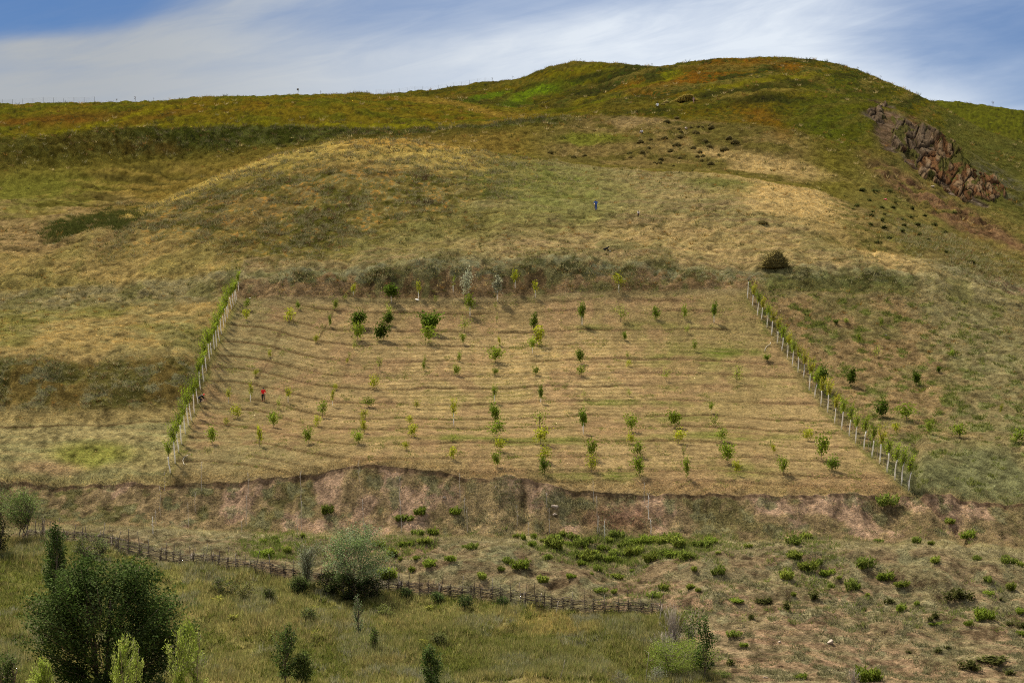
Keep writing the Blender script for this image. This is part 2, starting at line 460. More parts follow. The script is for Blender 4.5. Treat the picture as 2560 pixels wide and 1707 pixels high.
# gullies and rills on the bank
rill = np.abs(fbm(GX / 1.6 + GY * 0.05, GY * 0.02, 3, 71) - 0.5)
dz = dz - (0.35 - np.clip(rill * 3, 0, 0.35)) * 0.45 * qb(6.2, 7.6, .3)
# low hummocks of the dry slope
dz = dz + (fbm(GX / 7.5, GY / 6.0, 3, 75) - 0.5) * 1.6 * qb(3.7, 4.95, .25) * (1 - MEAD)
# a gully that runs down from the bench and another from the bank's right end
gl = np.exp(-((GX - ((1530 - CU) / F * 215 - 0.25 * (GY - 215))) / 2.6) ** 2) * qb(4.35, 5.6, .25)
dz = dz - gl * 0.9
ug = np.interp(V, [1226, 1265, 1300, 1355, 1420], [2292, 2330, 2372, 2412, 2440])
dz = dz - np.exp(-((U - ug) / 13) ** 2) * 0.8 * qb(5.2, 8.6, .3)
# mown swath lines of the orchard: shallow steps along the contour
g_line = -30 * sstep(930 - U, 0, 330) - 26 * sstep(840 - U, 0, 320) + 10 * sstep(U - 1700, 0, 500) - 9 * np.exp(-((U - 1600) / 420.) ** 2)
vv = V - g_line + (fbm(U / 160, V / 60, 2, 81) - 0.5) * 8
LN = np.array([758, 784, 831, 866, 906, 940, 971, 1008, 1046, 1074, 1114, 1149, 1186, 1212], float)
dmin = np.full_like(V, 99.0); lid = np.zeros_like(V)
for k, l in enumerate(LN):
    d = vv - l
    better = np.abs(d) < np.abs(dmin)
    dmin = np.where(better, d, dmin); lid = np.where(better, k, lid)
lstr = sstep(fbm(U / 140 + lid * 7.7, lid * 3.1 + U * 0, 3, 87), 0.22, 0.52)
LINEM = np.exp(-((dmin + (N_CLU - .5) * 2.5) / 1.9) ** 2) * lstr * ORCH
dz = dz + ORCH * lstr * 0.12 * np.clip(1 - np.abs(dmin + 5) / 9, 0, 1) - LINEM * 0.10
# hay-field swaths in the left hollow and across the slope below the knoll
swl = np.sin((V * 1.0 + (U - 300) * 0.07 + (N_BIG - .5) * 60) / 3.4)
HOLLOW = np.clip(blob(330, 455, 240, 52, -17, .35), 0, 1) * (Q > 14.9)
HAYL = np.clip(blob(60, 560, 260, 95, -8, .35), 0, 1) * (1 - sstep(U, 330, 430)) * qb(13.2, 16.5)
dz = dz + swl * 0.05 * np.maximum(HOLLOW, HAYL)
# terracettes on the big hill
TER = sstep(np.sin((V + 0.10 * (U - 1800) + (N_BIG - 0.5) * 50) / 6.5), 0.1, 0.9)
dz = dz + TER * 0.8 * qb(18.6, 21.6, .5) * sstep(U, 1150, 1400) * (1 - sstep(U, 1980, 2120))

# ---- the rock outcrop on the right shoulder
ca, sa = math.cos(R(37)), math.sin(R(37))
rp = ((U - 2312) * ca + (V - 378) * sa) / 190; rr = (-(U - 2312) * sa + (V - 378) * ca) / 58
rd = np.sqrt(rp ** 2 + rr ** 2) + (N_MID - .5) * .9
ROCK = (1 - sstep(rd, 0.72, 1.02)) * qb(16.6, 22, .1)
rs_r = np.where(ROCK.max(1) > 0)[0]; rs_c = np.where(ROCK.max(0) > 0)[0]
sl = (slice(rs_r[0], rs_r[-1] + 1), slice(rs_c[0], rs_c[-1] + 1))


def blocks(x, y, sx_, sy_, seed):
    """broken rock: flat tilted faces with cracks between them"""
    x = x / sx_; y = y / sy_
    ix, iy = np.floor(x), np.floor(y)
    f1 = np.full(x.shape, 9.0); f2 = np.full(x.shape, 9.0); hgt = np.zeros(x.shape); idn = np.zeros(x.shape)
    for ox in (-1, 0, 1):
        for oy in (-1, 0, 1):
            cx, cy = ix + ox, iy + oy
            px_ = cx + _hash(cx, cy, seed); py_ = cy + _hash(cx, cy, seed + 1)
            d = np.hypot(x - px_, y - py_)
            r = _hash(cx, cy, seed + 2)
            pl = (r - .5) * 2 + (x - px_) * (_hash(cx, cy, seed + 3) - .5) * 2.4 + (y - py_) * (_hash(cx, cy, seed + 4) - .2) * 2.0
            nearer = d < f1
            f2 = np.where(nearer, f1, np.minimum(f2, d)); hgt = np.where(nearer, pl, hgt); idn = np.where(nearer, r, idn); f1 = np.where(nearer, d, f1)
    return hgt, f2 - f1, idn


wx = GX[sl] + GY[sl] * .35 + (N_MID[sl] - .5) * 2.0; wy = GY[sl] - GX[sl] * .5 + (N_CLU[sl] - .5) * 2.5
b1, e1, id1 = blocks(wx, wy, 4.6, 7.5, 301)
b2, e2, id2 = blocks(wx, wy, 1.7, 2.6, 331)
RB = np.zeros_like(U); RE = np.ones_like(U); RI = np.zeros_like(U)
RB[sl] = b1 * 1.15 + b2 * .42; RE[sl] = np.minimum(e1 * 1.6, e2 * 1.2 + .06); RI[sl] = id1 * .6 + id2 * .4
dz = dz * (1 - .8 * ROCK) - ROCK * .5
ledge = np.exp(-(((U - 2312) * 0.93 + (V - 281) * 0.36) / 52) ** 2) * np.exp(-((-(U - 2312) * 0.36 + (V - 281) * 0.93) / 8) ** 2)
# eroded strip below the outcrop
ER = np.clip(blob(2330, 505, 200, 26, 33, .5) + blob(2505, 590, 130, 16, 35, .5) * .9, 0, 1) * (Q > 12)
dz = dz + ER * (np.floor(N_CLU * 8) / 8 - .5) * 1.4
GZ = GZ + dz * NEAR
GZ[:, :] = np.where(Q < 1.5, GZ - dz * NEAR, GZ)
VP = CV - GZ * F / GY                                # final bearings, for looking up where things stand


# ---- ground colours (what grows or lies there, plus painted cloud shade and sunlight)
def C(r, g, b_): return np.array([r, g, b_])[None, None, :]


STRAW, STRAWP, GOLD = C(.345, .255, .120), C(.320, .237, .124), C(.30, .205, .062)
OLIVE, GREEN, DKGREEN, LIME_ = C(.118, .102, .026), C(.105, .128, .030), C(.045, .056, .014), C(.17, .20, .03)
SAGE, RUST, SOIL, BROWN, DKBR = C(.185, .180, .105), C(.185, .088, .022), C(.30, .205, .135), C(.155, .102, .056), C(.075, .046, .024)


def lay(col, c, m):
    m = np.clip(m, 0, 1)[..., None]
    return col * (1 - m) + c * m


def th(n, a, w=0.09): return sstep(n, a - w, a + w)


n2 = fbm(GX / 3.1 + 40, GY / 4.6, 4, 101); n3 = fbm(GX / 1.3, GY / 1.9 + 70, 3, 111); n4 = fbm(GX / 13, GY / 18 + 5, 3, 121); n5 = fbm(GX / .55, GY / .8, 2, 131)
col = np.zeros(U.shape + (3,)) + OLIVE
# dry slope right of the meadow, up to the bench
col = lay(col, C(.200, .152, .092), qb(-1, 5.05, .03))
col = lay(col, C(.175, .155, .085), qb(-1, 5.05, .03) * th(n2 * .6 + n3 * .4, .50) * .75)
col = lay(col, SOIL * .86, qb(-1, 5.05, .03) * th(n4 * .6 + n3 * .4, .57, .08) * .7)
col = lay(col, SOIL * .9, qb(-1, 5, .03) * (blob(1790, 1545, 150, 60, 20) + blob(1850, 1640, 110, 40, 25)) * .7)
col = lay(col, SAGE * .75, qb(-1, 5.05, .03) * th(n3, .62, .05) * .8)
col = lay(col, C(.12, .082, .05), qb(-1, 5.05, .03) * (1 - th(n5 * .6 + n3 * .4, .38, .04)) * .6)
col = lay(col, C(.225, .20, .115), qb(-1, 5.05, .03) * th(N_STR, .53, .06) * .5)
path = np.exp(-((V - np.interp(U, [1880, 1960, 2020, 2100, 2200, 2300], [1588, 1612, 1640, 1668, 1690, 1712])) / 3.0) ** 2) * ub(1880, 2280, 20)
col = lay(col, SOIL * 1.15, path * .8 * (Q < 4.5))
# bench
col = lay(col, C(.245, .215, .125), qb(4.85, 6.15, .12) * (.55 + .5 * n2))
# meadow
col = lay(col, C(.175, .160, .062), MEAD)
col = lay(col, C(.24, .185, .085), MEAD * th(N_MID * .5 + n4 * .5, .49, .10) * .85)
col = lay(col, C(.30, .225, .09), MEAD * blob(1480, 1590, 190, 60, 8, .6) * .8)
col = lay(col, C(.098, .112, .030), MEAD * th(n4, .56, .10) * .7)
col = lay(col, SAGE * .9, MEAD * th(n2, .60, .07) * .6)
# bank
bank = qb(6, 8, .08)
col = lay(col, C(.345, .245, .168), bank)
veg = th(n2 + .16 * np.interp(U, [0, 500, 640, 1000, 1250, 1700, 1900, 2300, 2560], [1, .9, .2, -.3, .15, .75, -.1, -.5, -.3]) + .16 * np.interp(Q, [6, 7, 8], [.9, 0, -.9]), .50, .08)
col = lay(col, C(.195, .155, .078), bank * veg * .72)
col = lay(col, C(.115, .105, .045), bank * th(n3 * .5 + n2 * .5, .56, .05) * np.interp(U, [0, 600, 900, 1250, 1800, 2300], [1, 1, .6, .5, .8, .45]))
col = lay(col, SAGE * .9, bank * th(n3, .63, .05) * .6)
col = lay(col, C(.20, .11, .075), bank * blob(1560, 1290, 95, 28) * .6)
col = lay(col, C(.30, .235, .135), bank * blob(1235, 1265, 75, 75, 25) * .7)
col = lay(col, STRAW * 1.0, np.exp(-((U - ug + 12) / 7) ** 2) * qb(5.6, 8.2, .2) * .55)
col = lay(col, C(.165, .112, .068), qb(7.0, 8.0, .02) * (.25 + .8 * n2))
# fields above the lip
fld = qb(8, 11.1, .02)
col = lay(col, STRAWP, fld)
inO = ORCH
col = lay(col, C(.275, .212, .105), inO * th(N_MID, .48, .16) * .7)
col = lay(col, STRAW * 1.18, inO * (blob(1400, 905, 330, 46, -2, .6) + blob(1350, 1000, 350, 30, 0, .6) * .6 + blob(1600, 890, 200, 40) * .6) * (.5 + .6 * N_STR))  # paler straw in mid orchard, its sunlit look painted into the colour
col = lay(col, C(.235, .195, .085), inO * blob(1800, 850, 260, 150, 0, .6) * .7)
col = lay(col, C(.21, .19, .095), inO * (blob(600, 870, 130, 190, 10, .6) * .6 + blob(560, 1130, 240, 60) * .5))
col = lay(col, C(.225, .17, .085), inO * th(N_STR, .55, .08) * .55)
for (u0, v0, ru, rv, s) in [(1150, 1098, 150, 6, .7), (1350, 1106, 140, 7, .85), (1620, 1098, 160, 8, .45), (1830, 1090, 110, 8, .8), (1500, 1190, 130, 9, .7), (1830, 1175, 90, 16, .6), (1680, 1005, 55, 8, .8), (1525, 1004, 70, 6, .8),
                            (1820, 880, 60, 8, .9), (1740, 890, 110, 22, .5), (1660, 900, 60, 40, .4), (1680, 965, 60, 10, .6), (1610, 812, 80, 9, .5), (1470, 818, 60, 7, .5), (1700, 1045, 70, 8, .5), (1190, 985, 120, 26, .25)]:
    col = lay(col, C(.125, .145, .035), inO * blob(u0, v0, ru * 1.1, rv * 1.25, 0, .7) * s * 1.25 * (.65 + .6 * n3))
col = lay(col, C(.125, .085, .042), LINEM * (.8 + .4 * n3))
for pl in ([(838, 772), (815, 815), (790, 862)], [(745, 778), (700, 832), (676, 897), (638, 946)], [(608, 1020), (560, 1078)]):
    pu, pv = zip(*pl)
    dd_l = np.abs(U - np.interp(V, pv, pu)) + (N_MID - .5) * 10
    col = lay(col, C(.085, .06, .03), inO * np.exp(-(dd_l / 3.0) ** 2) * (V > pv[0]) * (V < pv[-1]) * th(n3, .42, .1) * .9)
for ue in (uL, uR):
    col = lay(col, C(.135, .135, .045), np.exp(-((U - ue) / 11) ** 2) * fld * .8 * (.5 + n3))
fine = np.sin((vv + (N_MID - .5) * 6) * 2 * np.pi / 9.5)
col = lay(col, C(.20, .145, .075), inO * th(fine * .5 + .5, .70, .15) * th(n4, .45, .12) * .38)
col = lay(col, C(.39, .30, .155), inO * th(-fine * .5 + .5, .62, .18) * (blob(1330, 930, 430, 110, -2, .6) * .75 + blob(1500, 1150, 500, 60, 0, .6) * .35))  # dry cut grass, lightened in the colour as a sunlit centre
col = lay(col, C(.30, .195, .115), inO * th(n2 * .5 + N_MID * .5, .56, .06) * .45)
# left field outside the row
lf = fld * (1 - sstep(U, uL - 10, uL + 4))
col = lay(col, C(.285, .240, .118), lf * qb(8, 8.9, .05))
col = lay(col, C(.215, .20, .098), lf * qb(8, 8.9, .05) * th(N_STR, .5, .1) * .8)
col = lay(col, C(.20, .205, .05), lf * blob(240, 1135, 105, 26, 0, .7) * .8)
col = lay(col, C(.33, .225, .13), lf * blob(110, 1170, 70, 15, 0, .7) * .7)
col = lay(col, C(.10, .07, .035), lf * np.exp(-((V - 1064 + (U - 50) * .028 + (N_MID - .5) * 6) / 2.6) ** 2) * (Q < 9.2))
col = lay(col, C(.235, .185, .085), lf * qb(8.85, 9.15, .08))
sc = lf * qb(9.1, 9.95, .12)
col = lay(col, C(.15, .112, .042), sc)
col = lay(col, C(.12, .108, .038), sc * th(n2, .52) * .8)
col = lay(col, SAGE * .82, sc * th(n3, .58, .05) * th(N_MID, .45, .1) * .8)
col = lay(col, C(.065, .062, .02), sc * th(n2, .62, .05) * .6)
lu = qb(9.95, 13.5, .15) * (1 - sstep(U, uL - 10, uL + 4))
col = lay(col, C(.285, .215, .095), lu)
col = lay(col, C(.15, .145, .048), lu * th(n4, .50, .08) * .85)
col = lay(col, C(.215, .19, .088), lu * th(n2, .5) * .6)
col = lay(col, C(.30, .20, .075), lu * th(n3, .72, .04) * .4)
# right field outside the row
rf = fld * sstep(U, uR - 4, uR + 10)
col = lay(col, C(.232, .170, .090), rf)
col = lay(col, C(.165, .148, .068), rf * th(n2, .53) * .75)
col = lay(col, C(.10, .112, .035), rf * th(n3, .66, .04) * .9)
col = lay(col, C(.155, .155, .078), rf * (blob(2440, 1200, 210, 75, 12, .5) + blob(2500, 1000, 120, 220, 0, .6) * .5))
col = lay(col, C(.20, .180, .095), rf * blob(2430, 800, 140, 90, 30, .6) * .7)
col = lay(col, C(.215, .185, .098), qb(10.95, 12.6, .1))
col = lay(col, C(.15, .14, .06), qb(10.95, 12.6, .1) * th(n2, .52) * .8)
# upper bank of the orchard and the scrub on it
ub_ = qb(11, 12, .1) * ub(560, 2290, 30)
col = lay(col, C(.235, .168, .095), ub_)
col = lay(col, C(.135, .095, .05), ub_ * th(n2, .56, .06) * .7)
col = lay(col, C(.115, .118, .05), ub_ * th(n3 * .6 + n2 * .4 + .2 * (Q - 11.6), .54, .06) * .7)
col = lay(col, C(.105, .112, .04), ub_ * sstep(U, 1880, 1930) * .8)
top = qb(11.6, 12.45, .16) * ub(600, 2290, 60) * (.25 + .95 * th(N_MID * .55 + n4 * .45, .485, .07))
col = lay(col, SAGE * .95, top * th(n3, .48, .08) * .9)
col = lay(col, C(.065, .065, .026), top * th(n2, .60, .05) * .7)
# open slope above it
os_ = qb(12.2, 15.0, .1)
os_l = (1 - sstep(U, uL - 10 - 200 * sstep(Q, 13.2, 14.6), uL + 4)) * (1 - sstep(Q, 13.6, 14.6))
os_r = os_ * (1 - os_l)
col = lay(col, C(.285, .215, .092), os_ * os_l)
col = lay(col, C(.19, .165, .062), os_ * os_l * th(N_MID * .5 + n4 * .5, .52, .08) * .7)
col = lay(col, C(.262, .208, .102), os_r)
col = lay(col, C(.185, .165, .075), os_r * th(N_MID, .52, .08) * .8)
col = lay(col, C(.235, .165, .095), os_r * th(N_STR, .57, .07) * .55)
col = lay(col, C(.170, .162, .055), os_r * (blob(1080, 560, 330, 45, -3, .6) + blob(620, 600, 320, 26, 3, .6)) * .75)
knoll = os_ * blob(820, 470, 520, 130, -6, .35)
col = lay(col, C(.155, .124, .042), knoll * .9)
col = lay(col, C(.088, .086, .022), knoll * th(n2, .50, .06) * .9)
col = lay(col, C(.30, .235, .10), os_ * blob(1000, 395, 260, 20, 4, .6) * .6)
col = lay(col, C(.20, .18, .088), knoll * th(n3, .58, .05) * .7)
col = lay(col, C(.16, .10, .048), knoll * th(n4, .58, .06) * .4)
col = lay(col, C(.26, .14, .04), knoll * th(n5 * .5 + n3 * .5, .64, .04) * .8)
col = lay(col, C(.05, .036, .018), knoll * th(n2 * .6 + n5 * .4, .645, .03))
col = lay(col, C(.135, .15, .045), os_ * blob(1380, 470, 190, 70, 10, .6) * .65 * (.5 + n2))
col = lay(col, STRAW * 1.08, os_ * (blob(2050, 545, 400, 52, 25, .6) * 1.0 + blob(1800, 600, 260, 40, 4, .6) * .5 + blob(1900, 440, 210, 40, 14, .6)) * (.6 + .6 * N_STR))
col = lay(col, SAGE * .92, os_ * blob(2440, 680, 230, 60, 33, .6) * .8)
col = lay(col, C(.10, .10, .036), os_ * blob(2190, 560, 150, 30, 33, .6) * th(n2, .5) * .8)
col = lay(col, C(.115, .12, .04), os_ * blob(1800, 460, 90, 16, 3, .6) * .9)
col = lay(col, C(.20, .13, .085), os_ * blob(2500, 690, 130, 26, 35, .6) * th(n2, .5) * .8)
# knoll crest and the hollows behind
cr = qb(14.7, 16.4, .25)
col = lay(col, C(.37, .285, .10), qb(14.55, 15.6, .2) * (1 - sstep(U, 1150, 1250)) * (.6 + .6 * N_STR))
col = lay(col, C(.33, .215, .07), cr * blob(950, 362, 180, 16, 2, .6) * .9)
hol = qb(15.6, 17.1, .2)
col = lay(col, C(.165, .120, .036), hol * (1 - sstep(U, 1250, 1400)) * (.7 + .5 * N_STR))
col = lay(col, C(.135, .115, .03), qb(15.15, 15.9, .15) * (1 - sstep(U, 1000, 1100)) * sstep(U, 260, 330) * .7)
col = lay(col, C(.10, .088, .03), HOLLOW * sstep(swl, .1, .9) * .8 * hol)
col = lay(col, C(.235, .17, .082), HAYL)
col = lay(col, C(.12, .09, .04), HAYL * sstep(swl, .2, .9) * .75)
col = lay(col, C(.125, .125, .03), blob(90, 470, 160, 62, 0, .4) * (Q > 14) * .9)
DARKB = blob(232, 556, 112, 24, -14, .4) * (Q > 13)
col = lay(col, C(.055, .058, .015), DARKB * th(n2 * .6 + n3 * .4, .40, .08) * .8)
hr = qb(15.3, 18.2, .25) * sstep(U, 1300, 1420) * (1 - sstep(U, 1960, 2080))
col = lay(col, C(.165, .125, .050), hr)
col = lay(col, C(.10, .088, .026), hr * th(N_MID, .5, .08) * .8)
col = lay(col, C(.27, .20, .10), hr * blob(1610, 302, 80, 16) * .8)
col = lay(col, C(.135, .145, .028), hr * blob(1480, 345, 90, 12) * .8)
col = lay(col, STRAW * 1.05, qb(14.6, 16.6, .2) * (blob(1880, 400, 160, 26, 10, .6)) * (.6 + .6 * N_STR))
# dark scarp
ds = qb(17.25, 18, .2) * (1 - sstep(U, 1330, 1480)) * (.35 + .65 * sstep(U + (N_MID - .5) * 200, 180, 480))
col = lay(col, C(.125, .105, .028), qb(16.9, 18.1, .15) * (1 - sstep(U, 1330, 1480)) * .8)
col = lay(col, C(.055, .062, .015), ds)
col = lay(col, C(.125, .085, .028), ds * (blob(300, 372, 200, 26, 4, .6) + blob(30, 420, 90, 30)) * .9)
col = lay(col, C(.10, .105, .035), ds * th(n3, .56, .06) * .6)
# upper left field
ul = qb(18, 20, .12) * (1 - sstep(U, 1420, 1560))
col = lay(col, C(.150, .118, .022), ul)
col = lay(col, C(.105, .105, .018), ul * th(N_MID, .5, .08) * .9)
col = lay(col, C(.195, .105, .022), ul * th(n4 * .5 + n2 * .5, .57, .06) * .4)
col = lay(col, C(.24, .165, .045), ul * (blob(1280, 312, 150, 12, -3) + blob(1150, 262, 120, 6, 14)) * .8)
col = lay(col, C(.165, .165, .024), ul * blob(800, 318, 330, 6) * .8)
col = lay(col, C(.12, .07, .02), ul * blob(180, 300, 330, 12, -3) * .7)
# paths and old swath edges along the slope
for pl, w_, k_ in [([(1120, 574), (1500, 564), (1760, 571)], 1.8, .75), ([(1930, 640), (2180, 652), (2420, 688)], 1.8, .8), ([(620, 634), (900, 626), (1160, 642)], 2.0, .6), ([(1880, 602), (2160, 612)], 1.6, .6), ([(1400, 604), (1700, 600), (1880, 612)], 1.5, .6),
                   ([(1000, 588), (1300, 583)], 1.5, .5), ([(2060, 700), (2330, 716)], 1.8, .6), ([(1470, 500), (1560, 560)], 2.0, .6), ([(1540, 470), (1640, 580)], 2.2, .6), ([(0, 690), (180, 668), (330, 640)], 2.0, .6)]:
    pu, pv = zip(*pl)
    m_ = np.exp(-((V - pchip(pu, pv, U) + (N_MID - .5) * 9) / w_) ** 2) * ((U > pu[0]) & (U < pu[-1])) * (Q > 11.9) * (Q < 16) * th(n4 * .5 + n3 * .5, .42, .1)
    col = lay(col, C(.085, .065, .028), m_ * k_)
# hills behind
bh = qb(19.7, 28, .15) + qb(18, 28, .15) * sstep(U, 1450, 1560)
col = lay(col, C(.128, .100, .016), bh)
col = lay(col, C(.092, .088, .014), bh * th(N_MID + .1 * (n4 - .5), .49, .07) * .85)
col = lay(col, C(.175, .088, .020), .72 * bh * th(n3 * .5 + N_MID * .5, .47, .1) * (blob(1720, 205, 190, 26, -14, .6) + blob(1900, 165, 160, 14, 4, .6) + blob(1880, 305, 70, 60, 40, .6) + blob(1560, 215, 110, 14, -22) * .6) * (.45 + .8 * n2))
col = lay(col, C(.11, .165, .018), bh * (blob(1330, 240, 120, 12, -18, .5) + blob(1200, 245, 60, 8, -10)) * .95)
col = lay(col, C(.150, .150, .02), bh * blob(1560, 235, 160, 9, -22) * .7)
col = lay(col, C(.05, .05, .014), bh * qb(18.6, 23, .4) * th(np.sin((V + 0.30 * (U - 1600) * (U < 1900) + (N_BIG - 0.5) * 70) / 8.0) * .5 + .5, .78, .1) * .6)
col = lay(col, C(.045, .045, .014), bh * (blob(1480, 232, 130, 9, -22, .5) + blob(1830, 236, 110, 9, -5) + blob(1930, 250, 90, 5) + blob(1500, 180, 60, 6, -18)) * .8)
col = lay(col, C(.088, .094, .017), bh * (blob(2090, 330, 110, 120, 55, .5)) * .85)
col = lay(col, C(.145, .120, .036), bh * TER * .45)
col = lay(col, DKGREEN, bh * th(n3, .66, .04) * .7)
# right shoulder
rs = qb(12.8, 19.5, .2) * sstep(U + (V - 450) * .6, 2060, 2260)
col = lay(col, C(.150, .118, .045), rs * .8)
col = lay(col, C(.115, .105, .035), rs * th(n2, .5) * .8)
col = lay(col, C(.095, .095, .028), qb(17.5, 24.2, .3) * sstep(U, 2300, 2400) * .8)
col = lay(col, C(.085, .090, .016), qb(24.2, 26, .2) * sstep(U, 2250, 2300) * .9)
col = lay(col, C(.165, .098, .058), ER * th(N_MID, .42, .1) * .85)
col = lay(col, C(.09, .05, .03), ER * th(n2, .56, .05) * .8)
col = lay(col, C(.05, .055, .016), blob(2330, 425, 110, 16, 38, .4) * (Q > 12.5) * .9)
def stroke(col, pts, w, c, k, q0=14.4, q1=26):
    pu, pv = zip(*pts)
    d = V - pchip(pu, pv, U) + (N_MID - .5) * w * 1.6
    ends = sstep(U, pu[0] - 25, pu[0] + 45) * (1 - sstep(U, pu[-1] - 45, pu[-1] + 25))
    return lay(col, C(*c), np.exp(-(d / (1.25 * w)) ** 2) * ends * (Q > q0) * (Q < q1) * k * (.85 + .6 * (n3 - .3)))


YG, DKF, RU, ST = (.185, .165, .022), (.036, .038, .010), (.20, .098, .022), (.36, .28, .10)
for pts, w, c, k in [
        ([(1275, 258), (1340, 236), (1405, 214)], 9, (.13, .185, .018), .9), ([(1320, 264), (1380, 250), (1440, 236), (1500, 218)], 5, DKF, .85), ([(1427, 261), (1560, 226), (1710, 190)], 5, YG, .8), ([(1560, 240), (1640, 218), (1740, 206)], 8, RU, .6),
        ([(1380, 216), (1450, 196), (1530, 178)], 5, DKF, .6), ([(1470, 182), (1520, 174)], 5, DKF, .8), ([(1360, 196), (1440, 176), (1540, 168)], 5, YG, .55), ([(1500, 250), (1600, 222), (1690, 206)], 4, DKF, .6), ([(1510, 283), (1590, 281), (1700, 285)], 5, DKF, .7),
        ([(1740, 232), (1850, 216), (1960, 202), (2060, 190)], 4, YG, .7), ([(1740, 243), (1850, 228), (1960, 214), (2060, 203)], 6, DKF, .75), ([(1780, 252), (1900, 238), (2000, 232)], 4, (.22, .17, .05), .7), ([(1800, 260), (1900, 252), (2000, 249)], 5, DKF, .75), ([(2110, 232), (2180, 230), (2240, 238)], 4, DKF, .7),
        ([(1700, 178), (1800, 168), (1900, 163), (2000, 170)], 6, RU, .55), ([(1860, 280), (1920, 300), (1980, 340)], 16, RU, .45), ([(2000, 300), (2080, 330), (2140, 380)], 18, (.085, .098, .016), .7),
        ([(0, 346), (222, 320), (370, 283), (470, 264)], 5, YG, .8), ([(0, 300), (120, 303), (240, 302)], 7, (.17, .085, .022), .6), ([(330, 316), (700, 312), (1100, 314)], 4, YG, .75), ([(420, 300), (640, 285), (900, 282)], 8, (.175, .13, .024), .5),
        ([(1010, 250), (1120, 262), (1240, 282), (1340, 292)], 5, (.25, .17, .045), .75), ([(1060, 244), (1140, 242), (1230, 236)], 5, (.10, .065, .018), .6), ([(1160, 254), (1240, 258), (1320, 266)], 5, DKF, .5),
        ([(240, 575), (330, 545), (420, 503), (520, 462), (640, 415), (760, 378), (870, 356)], 6, ST, .85), ([(300, 580), (420, 524), (540, 476), (660, 430), (780, 394)], 8, (.125, .108, .028), .55),
        ([(250, 470), (400, 440), (600, 402), (780, 366)], 8, (.10, .085, .022), .5), ([(760, 370), (900, 346), (1100, 334), (1300, 328)], 6, DKF, .5)]:
    col = stroke(col, pts, w, c, k)
col = lay(col, C(.075, .058, .018), HOLLOW * sstep(swl, .25, .9) * .65 * qb(15.3, 17.0, .15))
col = lay(col, C(.24, .175, .06), HOLLOW * sstep(-swl, .25, .9) * .45 * qb(15.3, 17.0, .15))
rk = np.clip(ROCK * 1.3, 0, 1)
col = lay(col, C(.105, .080, .055), rk)
col = lay(col, C(.135, .066, .028), rk * (blob(2330, 350, 46, 100, -40, .4) * .95 + th(n2, .58, .05) * .5))
col = col * (1 + rk * (RI - .5) * 1.3)[..., None]
col = lay(col, C(.20, .165, .125), rk * (RI > .62) * .5)
col = lay(col, C(.075, .075, .022), rk * th(N_MID, .55, .05) * .7)
col = lay(col, C(.03, .02, .013), rk * (1 - sstep(RE, .02, .15)) * .85)
col = lay(col, C(.19, .13, .08), blob(2225, 320, 34, 40, 30) * (Q > 15) * .6)
col = lay(col, C(.105, .095, .062), blob(2490, 450, 80, 30, 38) * (Q > 13) * th(n3, .5, .08) * .8)
col = col * (1 - .20 * qb(17.5, 28, .8))[..., None]  # upper hill darkened in its colour, standing in for cloud shade
lum_ = col.mean(-1, keepdims=True)
col = np.clip(lum_ + (col - lum_) * 1.15, .003, 1)
calm = 1 - .40 * ORCH
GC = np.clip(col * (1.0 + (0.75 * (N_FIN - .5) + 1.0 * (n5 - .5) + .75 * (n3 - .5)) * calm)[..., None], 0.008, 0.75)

PX = np.stack([GX, GY, GZ], -1)


def strip(name, r0, r1):
    n = r1 - r0 + 1
    idx = np.arange(n * NC).reshape(n, NC)
    f = np.stack([idx[:-1, :-1], idx[:-1, 1:], idx[1:, 1:], idx[1:, :-1]], -1).reshape(-1, 4)
    me = np_mesh(name, PX[r0:r1 + 1].reshape(-1, 3), f, GC[r0:r1 + 1].reshape(-1, 3), smooth=True)
    o = link(name, me, M_GROUND)
    o['kind'] = 'structure'
    return o


row_of = np.cumsum([0] + NROWS)
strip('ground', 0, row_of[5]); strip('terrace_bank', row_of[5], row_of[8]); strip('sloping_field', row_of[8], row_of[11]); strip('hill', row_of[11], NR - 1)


def col_of(u): return int(np.argmin(np.abs(UU - u)))


R_VIS = row_of[2] + 5


def ground_at(u, v):
    """where the ground is met along a bearing"""
    c = col_of(u); vp = VP[R_VIS:, c]
    k = int(np.argmax(vp <= v))
    if vp[k] > v: k = len(vp) - 1
    k = max(k, 1)
    t = np.clip((vp[k - 1] - v) / max(vp[k - 1] - vp[k], 1e-6), 0, 1)
    p = PX[R_VIS + k - 1, c] * (1 - t) + PX[R_VIS + k, c] * t
    return np.array([(u - CU) / F * p[1], p[1], p[2]])


def ground_y(u, y):
    c = col_of(u)
    return np.array([(u - CU) / F * y, y, np.interp(y, GY[:, c], GZ[:, c])])


def ground_xy(x, y):
    return ground_y(CU + x * F / y, y)


# visibility of every ground vertex from the photographer's side, for deciding where grass is worth growing
run = np.minimum.accumulate(np.where(Q < 2.6, 1e9, VP), axis=0)
SEEN = (VP <= run + 3.0) & (U > -60) & (U < 2620) & (VP < 1760) & (Q > 2.6)


